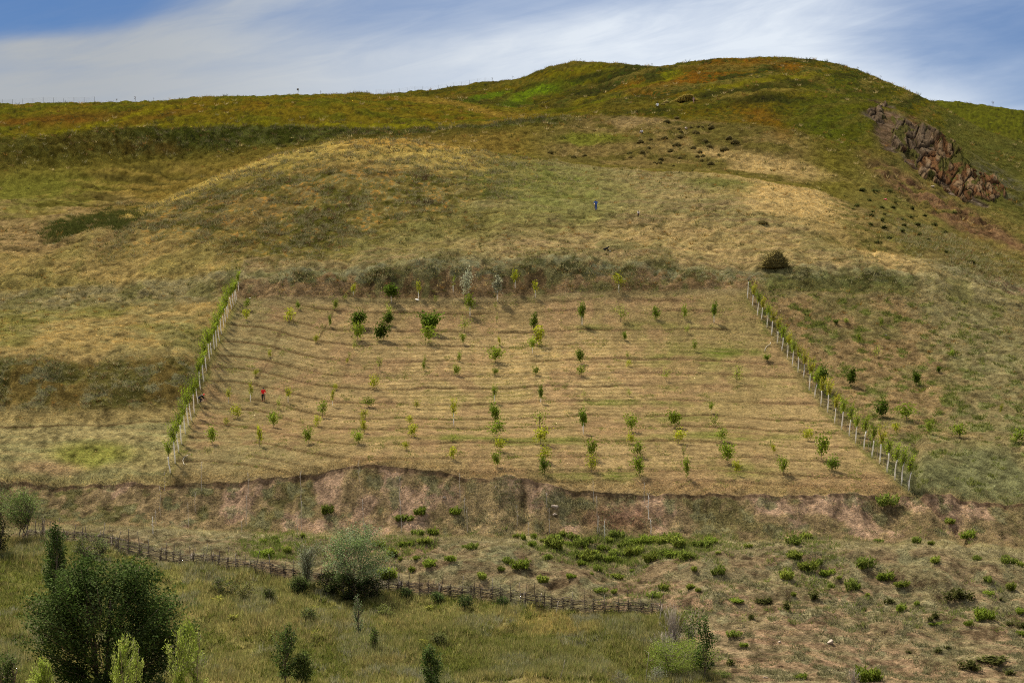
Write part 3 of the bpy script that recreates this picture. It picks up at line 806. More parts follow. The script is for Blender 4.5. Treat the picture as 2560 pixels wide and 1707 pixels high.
# ------------------------------------------------------------------ grass and scrub that nobody could count
def blades(P, H_, W_, LX, LY, C_, n, spread, seed):
    """n blades round every point of P: one narrow triangle each"""
    g = np.random.default_rng(seed)
    N = len(P); M = N * n
    base = np.repeat(P, n, 0)
    a = g.uniform(0, 2 * np.pi, M); r = np.sqrt(g.uniform(0, 1, M)) * np.repeat(spread, n)
    base = base + np.stack([np.cos(a) * r, np.sin(a) * r, np.full(M, -0.03)], -1)
    h = np.repeat(H_, n) * g.uniform(0.55, 1.15, M); w = np.repeat(W_, n) * g.uniform(0.7, 1.3, M)
    t = g.uniform(0, np.pi, M)
    side = np.stack([np.cos(t), np.sin(t), np.zeros(M)], -1) * (w * 0.5)[:, None]
    lean = np.stack([np.cos(a) * np.repeat(LX, n) + g.normal(0, .18, M), np.sin(a) * np.repeat(LY, n) + g.normal(0, .18, M), np.ones(M)], -1) * h[:, None]
    v = np.empty((M, 3, 3))
    v[:, 0] = base - side; v[:, 1] = base + side; v[:, 2] = base + lean
    c = np.repeat(C_, n, 0) * g.uniform(0.72, 1.30, (M, 1))
    return v.reshape(-1, 3), np.arange(M * 3).reshape(-1, 3), np.repeat(np.clip(c, .004, .8), 3, 0)


def pick(weight, n, seed):
    """n random seen ground points by weight"""
    g = np.random.default_rng(seed)
    w = np.where(SEEN, np.clip(weight, 0, None), 0).ravel()
    cs = np.cumsum(w)
    i = np.searchsorted(cs, g.uniform(0, cs[-1], n))
    i = np.clip(i, 0, w.size - 1)
    r, c = np.divmod(i, NC)
    r2 = np.clip(r + 1, 0, NR - 1); c2 = np.clip(c + 1, 0, NC - 1)
    a = g.uniform(0, 1, n)[:, None]; b_ = g.uniform(0, 1, n)[:, None]
    p = PX[r, c] + a * (PX[r2, c] - PX[r, c]) + b_ * (PX[r, c2] - PX[r, c])
    return p, GC[r, c], r, c


def stuff(name, parts, mat, label):
    vs, fs, cs = [], [], []; o = 0
    for v, f, c in parts:
        vs.append(v); fs.append(f + o); cs.append(c); o += len(v)
    me = np_mesh(name, np.concatenate(vs), np.concatenate(fs), np.concatenate(cs))
    ob = link(name, me, mat)
    ob['kind'] = 'stuff'; ob['label'] = label; ob['category'] = name.replace('_', ' ')
    return ob


def tint(c, rgb, k, g):
    m = g.uniform(0, 1, (len(c), 1)) * k
    return c * (1 - m) + np.array(rgb)[None] * m


g0 = np.random.default_rng(5)
# tall meadow grass
p, c, r_, c_ = pick(MEAD * (.45 + th(N_MID, .45, .15) * .6), 30000, 1)
hh = .30 + .55 * N_MID[r_, c_] * g0.uniform(.5, 1.5, len(p))
c = tint(c, (.36, .285, .13), .75, g0); c = tint(c, (.095, .13, .03), .75, g0); c = c * g0.uniform(.65, 1.35, (len(c), 1))
a1 = blades(p, hh, np.full(len(p), .042), np.full(len(p), .3), np.full(len(p), .3), c * 1.12, 8, np.full(len(p), .20), 1)
# silver wormwood clumps in the meadow
p, c, r_, c_ = pick(MEAD * th(n2, .60, .05), 2600, 2)
a2 = blades(p, g0.uniform(.35, .75, len(p)), np.full(len(p), .04), np.full(len(p), .35), np.full(len(p), .35), np.full((len(p), 3), 1.) * np.array([.22, .215, .135]), 14, np.full(len(p), .24), 2)
# leafy green weeds
p, c, r_, c_ = pick(MEAD * th(n4 * .5 + n3 * .5, .52, .05), 7500, 3)
a3 = blades(p, g0.uniform(.25, .55, len(p)), np.full(len(p), .09), np.full(len(p), .7), np.full(len(p), .7), tint(np.full((len(p), 3), 1.) * np.array([.088, .112, .022]), (.15, .15, .03), .8, g0), 12, np.full(len(p), .26), 3)
stuff('meadow_grass', [a1, a2, a3], M_GRASS, 'tall mixed green and straw coloured grass of the fenced meadow')

# short turf and dead stems on the dry slope, the bench and the bank
wt = qb(2.6, 8, .05) * (1 - MEAD) * (.25 + th(n2, .48, .1) * .7) * (1 - qb(7, 8.05, .02))
p, c, r_, c_ = pick(wt, 36000, 4)
c = tint(c, (.235, .205, .115), .7, g0); c = tint(c, (.12, .125, .045), .5, g0)
s1 = blades(p, g0.uniform(.06, .20, len(p)), np.full(len(p), .045), np.full(len(p), .8), np.full(len(p), .8), c * 1.08, 6, np.full(len(p), .16), 4)
# darker low herbs in tufts
p, c, r_, c_ = pick(qb(2.6, 7.6, .05) * (1 - MEAD) * th(n3, .56, .07) * (.35 + th(n4, .5, .1)), 7500, 5)
s2 = blades(p, g0.uniform(.12, .34, len(p)), np.full(len(p), .06), np.full(len(p), .6), np.full(len(p), .6), tint(np.full((len(p), 3), 1.) * np.array([.095, .095, .042]), (.19, .175, .10), .9, g0), 11, np.full(len(p), .22), 5)
# long grass along the lips
p, c, r_, c_ = pick(np.exp(-((Q - 8.03) / .035) ** 2) + .6 * np.exp(-((Q - 5.5) / .5) ** 2), 8000, 6)
s3 = blades(p, g0.uniform(.15, .38, len(p)), np.full(len(p), .045), np.full(len(p), .8), np.full(len(p), .8), tint(c, (.24, .205, .105), .8, g0), 7, np.full(len(p), .2), 6)
p, c, r_, c_ = pick((blob(1580, 1368, 200, 34, 0, .5) + .8 * blob(700, 1362, 90, 30, 0, .5) + .7 * blob(1010, 1372, 70, 26) + .5 * blob(2020, 1400, 90, 60, 20) + .10 * th(n4, .55, .05)) * qb(3.9, 6.3, .1) * (1 - MEAD), 2600, 14)
s4 = blades(p, g0.uniform(.15, .55, len(p)), np.full(len(p), .06), np.full(len(p), .5), np.full(len(p), .5), tint(np.full((len(p), 3), 1.) * np.array([.095, .135, .024]), (.16, .17, .05), .8, g0), 12, np.full(len(p), .28), 14)
stuff('short_grass', [s1, s2, s3, s4], M_GRASS, 'thin short grass and herbs on the bare slope and bank')

# stubble of the mown orchard and the left hay field
p, c, r_, c_ = pick((ORCH + qb(8, 9, .05) * (U < uL) * .8) * (.3 + N_STR), 34000, 7)
c = tint(c, (.37, .275, .13), .6, g0)
t1 = blades(p, g0.uniform(.05, .15, len(p)), np.full(len(p), .05), np.full(len(p), 1.3), np.full(len(p), .8), c * 1.06, 5, np.full(len(p), .2), 7)
p, c, r_, c_ = pick(ORCH * th(n3, .63, .05) * (.3 + sstep(dmin, -12, 2) * (1 - sstep(dmin, 2, 12))), 4200, 8)
t2 = blades(p, g0.uniform(.10, .3, len(p)), np.full(len(p), .06), np.full(len(p), .7), np.full(len(p), .7), tint(np.full((len(p), 3), 1.) * np.array([.115, .135, .032]), (.20, .19, .06), .8, g0), 9, np.full(len(p), .25), 8)
stuff('mown_stubble', [t1, t2], M_GRASS, 'straw coloured mown stubble between the orchard saplings')

# knee-high dry grass of the open hillside
wh = qb(9.0, 24, .3) * (1 - ORCH) * (1 - ROCK) * (.45 + .5 * th(N_MID, .48, .1)) * (1 - .8 * HOLLOW) * (1 - .75 * HAYL)
p, c, r_, c_ = pick(wh * sstep(Q, 8.5, 10) * (1 - .35 * sstep(Q, 16, 19)), 76000, 9)
dd = p[:, 1] / 340.0
cc = tint(c, c.mean(0) * 1.25, .35, g0)
h1 = blades(p, g0.uniform(.12, .34, len(p)) * np.clip(dd, .8, 1.6), .05 * dd, np.full(len(p), .45), np.full(len(p), .45), cc * 1.05, 6, .24 * dd, 9)
# crest grass and weeds against the sky
crest = np.exp(-((Q - 19) / .10) ** 2) * (U < 1040) + np.exp(-((Q - 23) / .07) ** 2) * (U > 930) * (U < 2340) + np.exp(-((Q - 25) / .1) ** 2) * (U > 2300)
p, c, r_, c_ = pick(crest, 6500, 10)
h2 = blades(p, g0.gamma(3.0, .11, len(p)) + .08, np.full(len(p), .06), np.full(len(p), .25), np.full(len(p), .25), tint(c, (.22, .15, .06), .7, g0), 3, np.full(len(p), .35), 10)
# right field: taller rough grass
p, c, r_, c_ = pick(rf * .8 + .4 * lu, 16000, 11)
h3 = blades(p, g0.uniform(.10, .34, len(p)), np.full(len(p), .05), np.full(len(p), .5), np.full(len(p), .5), c * 1.08, 6, np.full(len(p), .22), 11)
p, c, r_, c_ = pick(rf * th(n3, .64, .04), 1500, 12)
h4 = blades(p, g0.uniform(.2, .5, len(p)), np.full(len(p), .08), np.full(len(p), .7), np.full(len(p), .7), tint(np.full((len(p), 3), 1.) * np.array([.085, .105, .024]), (.13, .14, .03), .8, g0), 12, np.full(len(p), .28), 12)
stuff('hillside_grass', [h1, h2, h3, h4], M_GRASS, 'dry knee-high grass covering the open hillside')

# wormwood scrub in the rough parts
rgh = top * .24 + ub_ * .04 + sc * .32 * (.35 + .65 * th(N_MID, .45, .2)) + knoll * th(n2, .5, .08) * .75 + ds * .22 + qb(17.8, 18.3, .1) * 0 + os_ * blob(2440, 680, 230, 60, 33, .6) * .5 + 1.0 * DARKB
p, c, r_, c_ = pick(rgh * th(n3 * .6 + n2 * .4, .48, .06), 13500, 13)
dd = p[:, 1] / 330.0
kind_ = g0.uniform(0, 1, (len(p), 1))
dsm = np.clip(ds + 1.0 * DARKB + .35 * knoll, 0, 1.3)[r_, c_][:, None]
cs_ = np.where(kind_ < .55, np.array([.225, .205, .105]), np.where(kind_ < .85, np.array([.115, .118, .034]), np.array([.16, .10, .045]))) * (1 - .55 * dsm)
cs_ = np.where((DARKB[r_, c_] > .25)[:, None], np.array([.058, .066, .016]), cs_)
w1_ = blades(p, g0.uniform(.22, .62, len(p)) * np.clip(dd, .8, 1.5), .055 * dd, np.full(len(p), .75), np.full(len(p), .75), cs_, 13, .30 * dd, 13)
# scattered tussocks and thistles that break up the open slope
p, c, r_, c_ = pick(qb(9, 23, .3) * (1 - ORCH) * (1 - ROCK) * (1 - HOLLOW) * (.25 + th(n4, .52, .08)), 3400, 16)
dd = p[:, 1] / 340.0
tk = g0.uniform(0, 1, (len(p), 1))
ct = np.where(tk < .5, np.array([.070, .072, .020]), np.where(tk < .8, np.array([.34, .27, .12]), np.array([.20, .115, .03])))
w2_ = blades(p, g0.uniform(.25, .65, len(p)) * np.clip(dd, .8, 1.5), .06 * dd, np.full(len(p), .65), np.full(len(p), .65), ct, 16, .26 * dd, 16)
stuff('wormwood_scrub', [w1_, w2_], M_GRASS, 'grey-green wormwood scrub on the rough banks')


# ------------------------------------------------------------------ leaves, limbs, tubes
def leaves(P, L, W, C_, g, up=0.3, dirs=None):
    """one small diamond leaf at every point; dirs aligns long leaves with their twig"""
    n = len(P)
    if dirs is None:
        d = g.normal(0, 1, (n, 3)); d[:, 2] = d[:, 2] * .6
    else:
        d = dirs + g.normal(0, .35, (n, 3))
    d /= np.linalg.norm(d, axis=1)[:, None] + 1e-9
    nn = g.normal(0, 1, (n, 3)); nn[:, 2] += up * 3
    s = np.cross(d, nn); s /= np.linalg.norm(s, axis=1)[:, None] + 1e-9
    l = (L * g.uniform(.65, 1.3, n))[:, None]; w = (W * g.uniform(.7, 1.25, n))[:, None]
    v = np.stack([P - d * l * .5, P + s * w * .5 - d * l * .05, P + d * l * .5, P - s * w * .5 - d * l * .05], 1)
    return v.reshape(-1, 3), np.arange(n * 4).reshape(-1, 4), np.repeat(np.clip(C_, .004, .8), 4, 0)


def tube_np(pts, radii, sides=6):
    pts = np.asarray(pts, float); n = len(pts)
    d = np.gradient(pts, axis=0); d /= np.linalg.norm(d, axis=1)[:, None] + 1e-9
    ref = np.where(np.abs(d[:, 2:3]) > .9, np.array([[1., 0, 0]]), np.array([[0, 0, 1.]]))
    a = np.cross(d, ref); a /= np.linalg.norm(a, axis=1)[:, None] + 1e-9
    b_ = np.cross(d, a)
    th_ = np.linspace(0, 2 * np.pi, sides, endpoint=False)
    v = pts[:, None] + (a[:, None] * np.cos(th_)[None, :, None] + b_[:, None] * np.sin(th_)[None, :, None]) * np.asarray(radii, float)[:, None, None]
    idx = np.arange(n * sides).reshape(n, sides)
    nx = np.roll(idx, -1, 1)
    f = np.stack([idx[:-1], nx[:-1], nx[1:], idx[1:]], -1).reshape(-1, 4)
    v = np.concatenate([v.reshape(-1, 3), pts[:1], pts[-1:]])
    k = n * sides
    cap = np.concatenate([np.stack([nx[0], idx[0], np.full(sides, k)], -1), np.stack([idx[-1], nx[-1], np.full(sides, k + 1)], -1)])
    return v, f, cap


class Parts:
    """collects tubes and solids into one mesh"""
    def __init__(s): s.v = []; s.q = []; s.t = []; s.n = 0

    def tube(s, pts, radii, sides=6):
        v, f, c = tube_np(pts, radii, sides)
        s.v.append(v); s.q.append(f + s.n); s.t.append(c + s.n); s.n += len(v)
        return s

    def add(s, v, tris):
        s.v.append(np.asarray(v, float)); s.t.append(np.asarray(tris) + s.n); s.n += len(v)
        return s

    def mesh(s, name, smooth=True):
        fs = []
        if s.q: fs.append(np.concatenate(s.q))
        if s.t: fs.append(np.concatenate(s.t))
        return np_mesh(name, np.concatenate(s.v), fs, None, smooth)


def ico(sub=3):
    me = bpy.data.meshes.new('tmp')
    import bmesh
    bm = bmesh.new(); bmesh.ops.create_icosphere(bm, subdivisions=sub, radius=1.0)
    bm.to_mesh(me); bm.free()
    v = np.empty(len(me.vertices) * 3); me.vertices.foreach_get('co', v)
    t = np.empty(len(me.polygons) * 3, int); me.polygons.foreach_get('vertices', t)
    bpy.data.meshes.remove(me)
    return v.reshape(-1, 3), t.reshape(-1, 3)


ICO3, ICO2 = ico(3), ico(2)
LEAFCOL = {'leafy': (.088, .140, .015), 'dark': (.060, .100, .013), 'green': (.125, .180, .018), 'yellow': (.205, .235, .016), 'pale': (.165, .205, .035), 'silver': (.22, .245, .17), 'row': (.145, .205, .018), 'rowy': (.215, .225, .02)}


def wob(p0, p1, n, amp, g):
    t = np.linspace(0, 1, n)[:, None]
    p = np.asarray(p0)[None] * (1 - t) + np.asarray(p1)[None] * t
    return p + g.normal(0, amp, (n, 3)) * np.sin(np.pi * t) * np.array([1, 1, .3])


def crown_limbs(g, base, top, width, n, shape):
    """limb end points for a crown standing between heights base and top"""
    tips = []
    for k in range(n):
        f = (k + g.uniform(0, 1)) / n
        a = g.uniform(0, 2 * np.pi)
        if shape == 'vase': r = width * .5 * (.25 + .75 * f) * g.uniform(.5, 1.05)
        elif shape == 'column': r = width * .5 * math.sqrt(max(0, 1 - (2 * f - .85) ** 2 * .75)) * g.uniform(.45, 1.0)
        elif shape == 'cone': r = width * .5 * min(1, 1.35 * (1.03 - f)) ** .8 * g.uniform(.15, 1.15)
        else: r = width * .5 * math.sqrt(max(0.05, 1 - (2 * f - 1) ** 2)) * g.uniform(.55, 1.0)
        tips.append((math.cos(a) * r, math.sin(a) * r, base + f * (top - base)))
    return np.array(tips)


def sapling_meshes(seed, h, w, colour, shape, n_limb, n_leaf, stem=.45, lean=(0, 0), leaf=.13, trunk_r=.035, spread=.16):
    g = np.random.default_rng(seed)
    lean = np.array([lean[0], lean[1], 0.]) * h
    b0 = h * stem
    tips = crown_limbs(g, b0 + .1 * (h - b0), h * .97, w, n_limb, shape)
    P = Parts()
    tr = wob((0, 0, -.15), np.array([0, 0, h * .78]) + lean * .8, 6, trunk_r * .7, g)
    P.tube(tr, np.linspace(trunk_r, trunk_r * .4, 6), 6)
    pts, dirs, cl = [], [], []
    for k, tp in enumerate(tips):
        z0 = b0 + (tp[2] - b0) * g.uniform(.15, .45)
        st = np.array([0, 0, z0]) + lean * (z0 / h)
        en = tp + lean * (tp[2] / h)
        lp = wob(st, en, 4, .04, g)
        P.tube(lp, np.linspace(trunk_r * .38, trunk_r * .12, 4), 4)
        m = max(2, n_leaf // n_limb)
        t = g.uniform(.25, 1.08, m)[:, None]
        pts.append(st * (1 - t) + en * t + g.normal(0, spread * w * .5, (m, 3)))
        dirs.append(np.repeat((en - st)[None], m, 0) / (np.linalg.norm(en - st) + 1e-6))
        cl.append(np.full(m, g.uniform(.7, 1.3)))
    pts = np.concatenate(pts); dirs = np.concatenate(dirs); cl = np.concatenate(cl)
    c = np.array(LEAFCOL[colour])[None] * (cl * g.uniform(.8, 1.2, len(cl)))[:, None]
    c = tint(c, np.array(LEAFCOL[colour]) * np.array([1.5, 1.2, 1.0]), .4, g)
    v, f, cc_ = leaves(pts, leaf, leaf * .62, c, g, .35, None if leaf > .05 and shape != 'vase' else dirs)
    return P.mesh('trunk'), np_mesh('crown', v, f, cc_), tr


def put_tree(name, pos, scale, rz, meshes, bark, leafmat, lime=None):
    e = empty(name, pos, rz); e.scale = (scale[0], scale[0], scale[1])
    link('trunk', meshes[0], bark, e)
    link('crown', meshes[1], leafmat, e)
    if lime is not None: link('whitewash', lime, M_LIME, e)
    return e


# ------------------------------------------------------------------ orchard saplings: bearing of the foot, height and crown width as seen, look
# looks: d dense dark green, g mid green, y yellow-green, s sparse pale, v silvery; capital = whitewashed or grey bare stem well seen
COLS = [
    [(531, 1109, 40, 26, 'g'), (563, 1063, 18, 14, 'y'), (594, 1046, 32, 28, 'y'), (571, 1008, 34, 11, 'Y'), (616, 799, 26, 20, 'y'), (617, 773, 24, 15, 'g')],
    [(649, 1116, 50, 18, 'y'), (684, 1068, 38, 24, 'g'), (697, 1024, 32, 12, 's'), (626, 1005, 42, 13, 'Y'), (638, 941, 16, 13, 'y'), (676, 893, 17, 11, 'y'), (723, 806, 34, 26, 'y'), (745, 773, 18, 9, 'd')],
    [(771, 1109, 38, 24, 'g'), (795, 1068, 28, 18, 'y'), (806, 1044, 40, 18, 'g'), (720, 1007, 36, 15, 'Y'), (789, 857, 19, 13, 'y'), (825, 816, 26, 8, 'd'), (838, 774, 24, 14, 'g')],
    [(895, 1109, 30, 26, 'g'), (911, 1082, 34, 20, 'y'), (913, 1050, 26, 20, 'y'), (920, 1018, 24, 24, 'g'), (831, 1016, 38, 12, 'Y'), (840, 974, 14, 11, 'y'), (933, 973, 34, 23, 'y'), (868, 909, 14, 9, 'y'), (874, 897, 18, 10, 's'),
     (885, 873, 24, 12, 's'), (893, 852, 42, 30, 'g'), (894, 818, 36, 36, 'd'), (883, 739, 26, 15, 'Y'), (863, 752, 17, 13, 's')],
    [(1016, 1124, 21, 18, 'y'), (1028, 1092, 30, 24, 'y'), (1024, 1062, 22, 18, 'y'), (1042, 1022, 21, 14, 'y'), (948, 925, 32, 16, 's'), (959, 851, 40, 30, 'd'), (969, 814, 32, 22, 'd'), (970, 788, 26, 20, 's'), (978, 757, 41, 30, 'D')],
    [(1128, 1148, 30, 22, 'y'), (1133, 1102, 18, 20, 's'), (1134, 1064, 62, 16, 'Y'), (1060, 926, 22, 10, 'g'), (1063, 913, 24, 11, 's'), (1072, 858, 40, 28, 'g'), (1074, 834, 48, 42, 'd'), (1046, 747, 38, 13, 'Y'), (1090, 756, 18, 13, 's')],
    [(1243, 1168, 38, 22, 'g'), (1249, 1128, 32, 26, 'y'), (1240, 1096, 42, 32, 'g'), (1238, 1054, 42, 26, 'd'), (1236, 1006, 38, 12, 'G'), (1142, 938, 24, 17, 'g'), (1148, 904, 22, 11, 'g'), (1158, 860, 26, 13, 'g'), (1161, 830, 36, 28, 's'),
     (1175, 791, 48, 24, 'G'), (1166, 742, 58, 22, 'v'), (1133, 733, 40, 11, 'S')],
    [(1362, 1186, 40, 22, 'd'), (1358, 1152, 36, 32, 'y'), (1351, 1110, 40, 38, 'y'), (1349, 1068, 42, 36, 's'), (1352, 1008, 38, 12, 'D'), (1237, 938, 17, 16, 'g'), (1238, 905, 36, 36, 'g'), (1248, 862, 20, 9, 'y'), (1242, 812, 28, 8, 's'),
     (1238, 772, 18, 11, 's'), (1243, 752, 52, 26, 'V'), (1288, 720, 40, 18, 'Y')],
    [(1479, 1180, 40, 25, 'y'), (1476, 1146, 46, 28, 'g'), (1458, 1085, 56, 19, 'D'), (1460, 994, 16, 13, 's'), (1339, 938, 21, 18, 'g'), (1331, 884, 36, 18, 'G'), (1342, 864, 46, 28, 'y'), (1335, 829, 44, 20, 'd'), (1338, 745, 38, 13, 'Y')],
    [(1599, 1190, 46, 32, 'g'), (1593, 1141, 36, 26, 'g'), (1580, 1110, 28, 22, 'y'), (1578, 1080, 42, 30, 'g'), (1573, 990, 15, 15, 's'), (1453, 940, 25, 20, 'g'), (1450, 908, 34, 18, 'd'), (1455, 813, 50, 17, 'D')],
    [(1718, 1195, 50, 19, 'g'), (1709, 1147, 34, 10, 's'), (1697, 1108, 34, 28, 'y'), (1688, 1068, 40, 36, 'g'), (1570, 917, 16, 15, 'y'), (1569, 896, 20, 11, 's'), (1562, 851, 21, 11, 'd'), (1551, 805, 38, 30, 's'), (1547, 731, 43, 23, 'Y')],
    [(1842, 1187, 34, 19, 'y'), (1820, 1158, 50, 34, 'g'), (1804, 1102, 30, 21, 'g'), (1788, 1067, 30, 26, 's'), (1778, 1032, 22, 12, 'G'), (1665, 952, 30, 22, 's'), (1642, 800, 31, 19, 'd')],
    [(1958, 1184, 40, 25, 'g'), (1935, 1134, 24, 16, 'y'), (1842, 956, 38, 28, 's'), (1736, 878, 27, 10, 'g'), (1719, 834, 20, 16, 's'), (1712, 798, 34, 13, 'g')],
    [(2079, 1178, 34, 27, 'd'), (2053, 1147, 58, 34, 'g'), (2020, 1102, 30, 27, 'y'), (1916, 902, 15, 15, 'd'), (1785, 807, 44, 13, 'D')],
]
RIGHT_FIELD = [(2127, 966, 42, 22, 'd'), (2291, 963, 32, 18, 'd'), (2202, 1044, 40, 26, 'd'), (2266, 1051, 40, 36, 'g'), (2242, 1083, 26, 20, 'y'), (2323, 1085, 34, 18, 'g'), (2399, 1094, 34, 37, 'g'), (2547, 1107, 32, 34, 'g'), (2503, 1035, 24, 11, 'y'),
               (2379, 892, 17, 10, 'g'), (2347, 932, 15, 12, 'd'), (2203, 817, 22, 10, 'g'), (2148, 857, 24, 11, 'g'), (2196, 894, 28, 20, 's'), (2090, 811, 12, 12, 'd'), (2116, 808, 12, 12, 'g'), (2053, 976, 56, 27, 'd')]
LOOK = {'d': ('dark', 'dense dark green'), 'e': ('leafy', 'dense green'), 'g': ('green', 'mid green'), 'y': ('yellow', 'yellow-green'), 's': ('pale', 'thin pale green'), 'v': ('silver', 'silvery green')}
BANK_OF = {}
for key, (cn, _t) in LOOK.items():
    for var in range(5):
        bushy = key in 'deg'
        n_leaf = {'d': 800, 'e': 640, 'g': 440, 'y': 300, 's': 140, 'v': 560}[key]
        # unit saplings: 1 m tall, 1 m wide, scaled to each one's own height and spread
        for tall in (0, 1):
            BANK_OF[key, var, tall] = sapling_meshes(100 + var * 7 + ord(key) + 50 * tall, 1.0, 1.0, cn, ['vase', 'round', 'vase' if key != 'd' else 'column', 'column', 'vase'][var], 9 if bushy else 6 + var % 3, n_leaf,
                                                     stem=.50 if tall else .26, leaf=.115 if key != 'd' else .13, trunk_r=.022, spread=.26)
lime_unit = Parts().tube([(0, 0, -.06), (0, 0, .16), (0, 0, .44)], [.021, .020, .017], 6).mesh('whitewash')
trunks_named = {}


def sapling(u, v, ht, w, look, label, group, k):
    pos = ground_at(u, v)
    d = pos[1]
    H_, W_ = ht * d / F * 1.10, max(w * d / F * 1.38, .35)
    tall = look.isupper()
    m = BANK_OF[look.lower(), (k * 3 + k // 5) % 5, 1 if tall else 0]
    e = empty('orchard_sapling', pos, (k * 2.4) % 6.28)
    ta = link('trunk', m[0], M_GREYWOOD if tall else M_BARK, e)
    cr_ = link('crown', m[1], M_LEAF, e)
    # the crown is wide, the trunk is not: scale them by themselves
    cr_.scale = (W_, W_, H_); ta.scale = (max(W_ * .6, H_ * .75), max(W_ * .6, H_ * .75), H_)
    if tall:
        l = link('whitewash', lime_unit, M_LIME, e); l.scale = (H_ * 1.05, H_ * 1.05, H_ * 1.02)
    tag(e, label, 'sapling', group)
    return e


kk = 0
for ci, cl_ in enumerate(COLS):
    for ri, (u, v, ht, w, look) in enumerate(cl_):
        if look in 'dD' and not (860 < u < 1090 and v < 870): look = 'e' if look == 'd' else 'E'
        what = ('bare-stemmed ' if look.isupper() else '') + LOOK[look.lower()][1] + ' sapling'
        sapling(u, v, ht, w, look, f'{what}, {nth(ri + 1)} up in the {nth(ci + 1)} orchard file from left', 'saplings planted in the mown orchard', kk); kk += 1
RF = sorted(RIGHT_FIELD, key=lambda a: a[0])
for i, (u, v, ht, w, look) in enumerate(RF):
    if u < 2060: lab = 'dense dark green sapling rising behind the right whitewashed row'
    else: lab = f'{LOOK[look][1]} sapling in the rough field right of the orchard, {nth(i)} from its left'
    sapling(u, v, ht, w, look, lab, 'saplings in the rough right field', kk); kk += 1

# ------------------------------------------------------------------ the two whitewashed boundary rows
LROW = [(598, 730), (592, 751), (589, 757), (584, 764), (579, 774), (572, 783), (569, 797), (564, 806), (560, 820), (554, 835), (549, 853), (542, 867), (537, 875), (530, 889), (524, 901), (516, 927), (510, 955), (502, 975),
        (495, 1009), (487, 1033), (479, 1051), (472, 1064), (464, 1084), (455, 1109), (447, 1131), (438, 1157), (426, 1183)]
RROW = [(1868, 746), (1880, 766), (1893, 789), (1903, 800), (1917, 819), (1928, 839), (1942, 859), (1954, 877), (1967, 898), (1980, 916), (1994, 930), (2008, 944), (2022, 976), (2036, 994), (2051, 1014), (2068, 1030), (2086, 1058), (2103, 1074),
        (2122, 1090), (2138, 1108), (2159, 1123), (2179, 1143), (2198, 1159), (2217, 1180), (2236, 1199), (2253, 1212), (2271, 1225)]
ROWM = []
for var in range(8):
    side = -1 if var < 4 else 1
    ROWM.append(sapling_meshes(300 + var, 4.1, 1.45 if side < 0 else 1.35, 'row' if side < 0 or var % 2 else 'rowy', 'vase', 16, 620 if side < 0 else 560, stem=.47, lean=(.10 * side, 0), leaf=.13, trunk_r=.055, spread=.17))
    tr = ROWM[-1][2]
    zs = np.linspace(0, 1, len(tr))
    lw = np.array([[np.interp(z, tr[:, 2], tr[:, j]) for j in (0, 1)] + [z] for z in (-.1, .5, 1.0, 1.5, 1.85)])
    ROWM[-1] = ROWM[-1] + (Parts().tube(lw, [.064, .060, .057, .054, .050], 8).mesh('whitewash'),)
rg = np.random.default_rng(77)
for rows, side, gname in ((LROW, -1, 'whitewashed trees of the left row'), (RROW, 1, 'whitewashed trees of the right row')):
    for i, (u, v) in enumerate(rows):
        pos = ground_at(u, v)
        m = ROWM[(0 if side < 0 else 4) + int(rg.integers(0, 4))]
        up = len(rows) - 1 - i
        k = (.92 + .16 * rg.random()) * np.interp(i, [0, 8, len(rows) - 1], [.80, .95, 1.05] if side < 0 else [.88, .92, 1.0])
        bare = (side > 0 and i == 0)
        e = empty('whitewashed_tree', pos, float(rg.uniform(-.5, .5)))
        e.scale = (k, k, k)
        link('trunk', m[0], M_BARK, e)
        lw = link('whitewash', m[3], M_LIME, e)
        lw.scale = (1.12, 1.12, 1.3 if bare else float(rg.uniform(.88, 1.25)))
        if not bare:
            c = link('crown', m[1], M_LEAF, e)
            c.scale = (1, 1, 1)
        look = 'bare whitewashed trunk with hardly a leaf' if bare else ('leafy' if side < 0 else 'yellow-green') + ' young tree with a whitewashed trunk'
        nm = 'left' if side < 0 else 'right'
        place = f'lowest in the {nm} boundary row' if up == 0 else (f'topmost in the {nm} boundary row' if i == 0 else f'{nth(up + 1)} up in the {nm} boundary row')
        tag(e, f'{look}, {place}', 'tree', gname)
# thin unpainted stems between the whitewashed trees of the right row
THIN = [sapling_meshes(340 + k, 3.0, .8, 'row', 'vase', 6, 110, stem=.5, lean=(.05, 0), leaf=.12, trunk_r=.024, spread=.2) for k in range(3)]
n_th = 0
for i in range(1, len(RROW)):
    (u0, v0), (u1, v1) = RROW[i - 1], RROW[i]
    for f in ((.35, .7) if i % 2 else (.55,)):
        n_th += 1
        e = put_tree('slender_sapling', ground_at(u0 + (u1 - u0) * f + 5, v0 + (v1 - v0) * f - 3), (.95, .8 + .3 * rg.random()), float(rg.uniform(0, 6)), THIN[n_th % 3], M_GREYWOOD, M_LEAF)
        tag(e, f'slender unpainted sapling between whitewashed trees, {nth(n_th)} from the top of the right row', 'sapling', 'slender saplings of the right row')

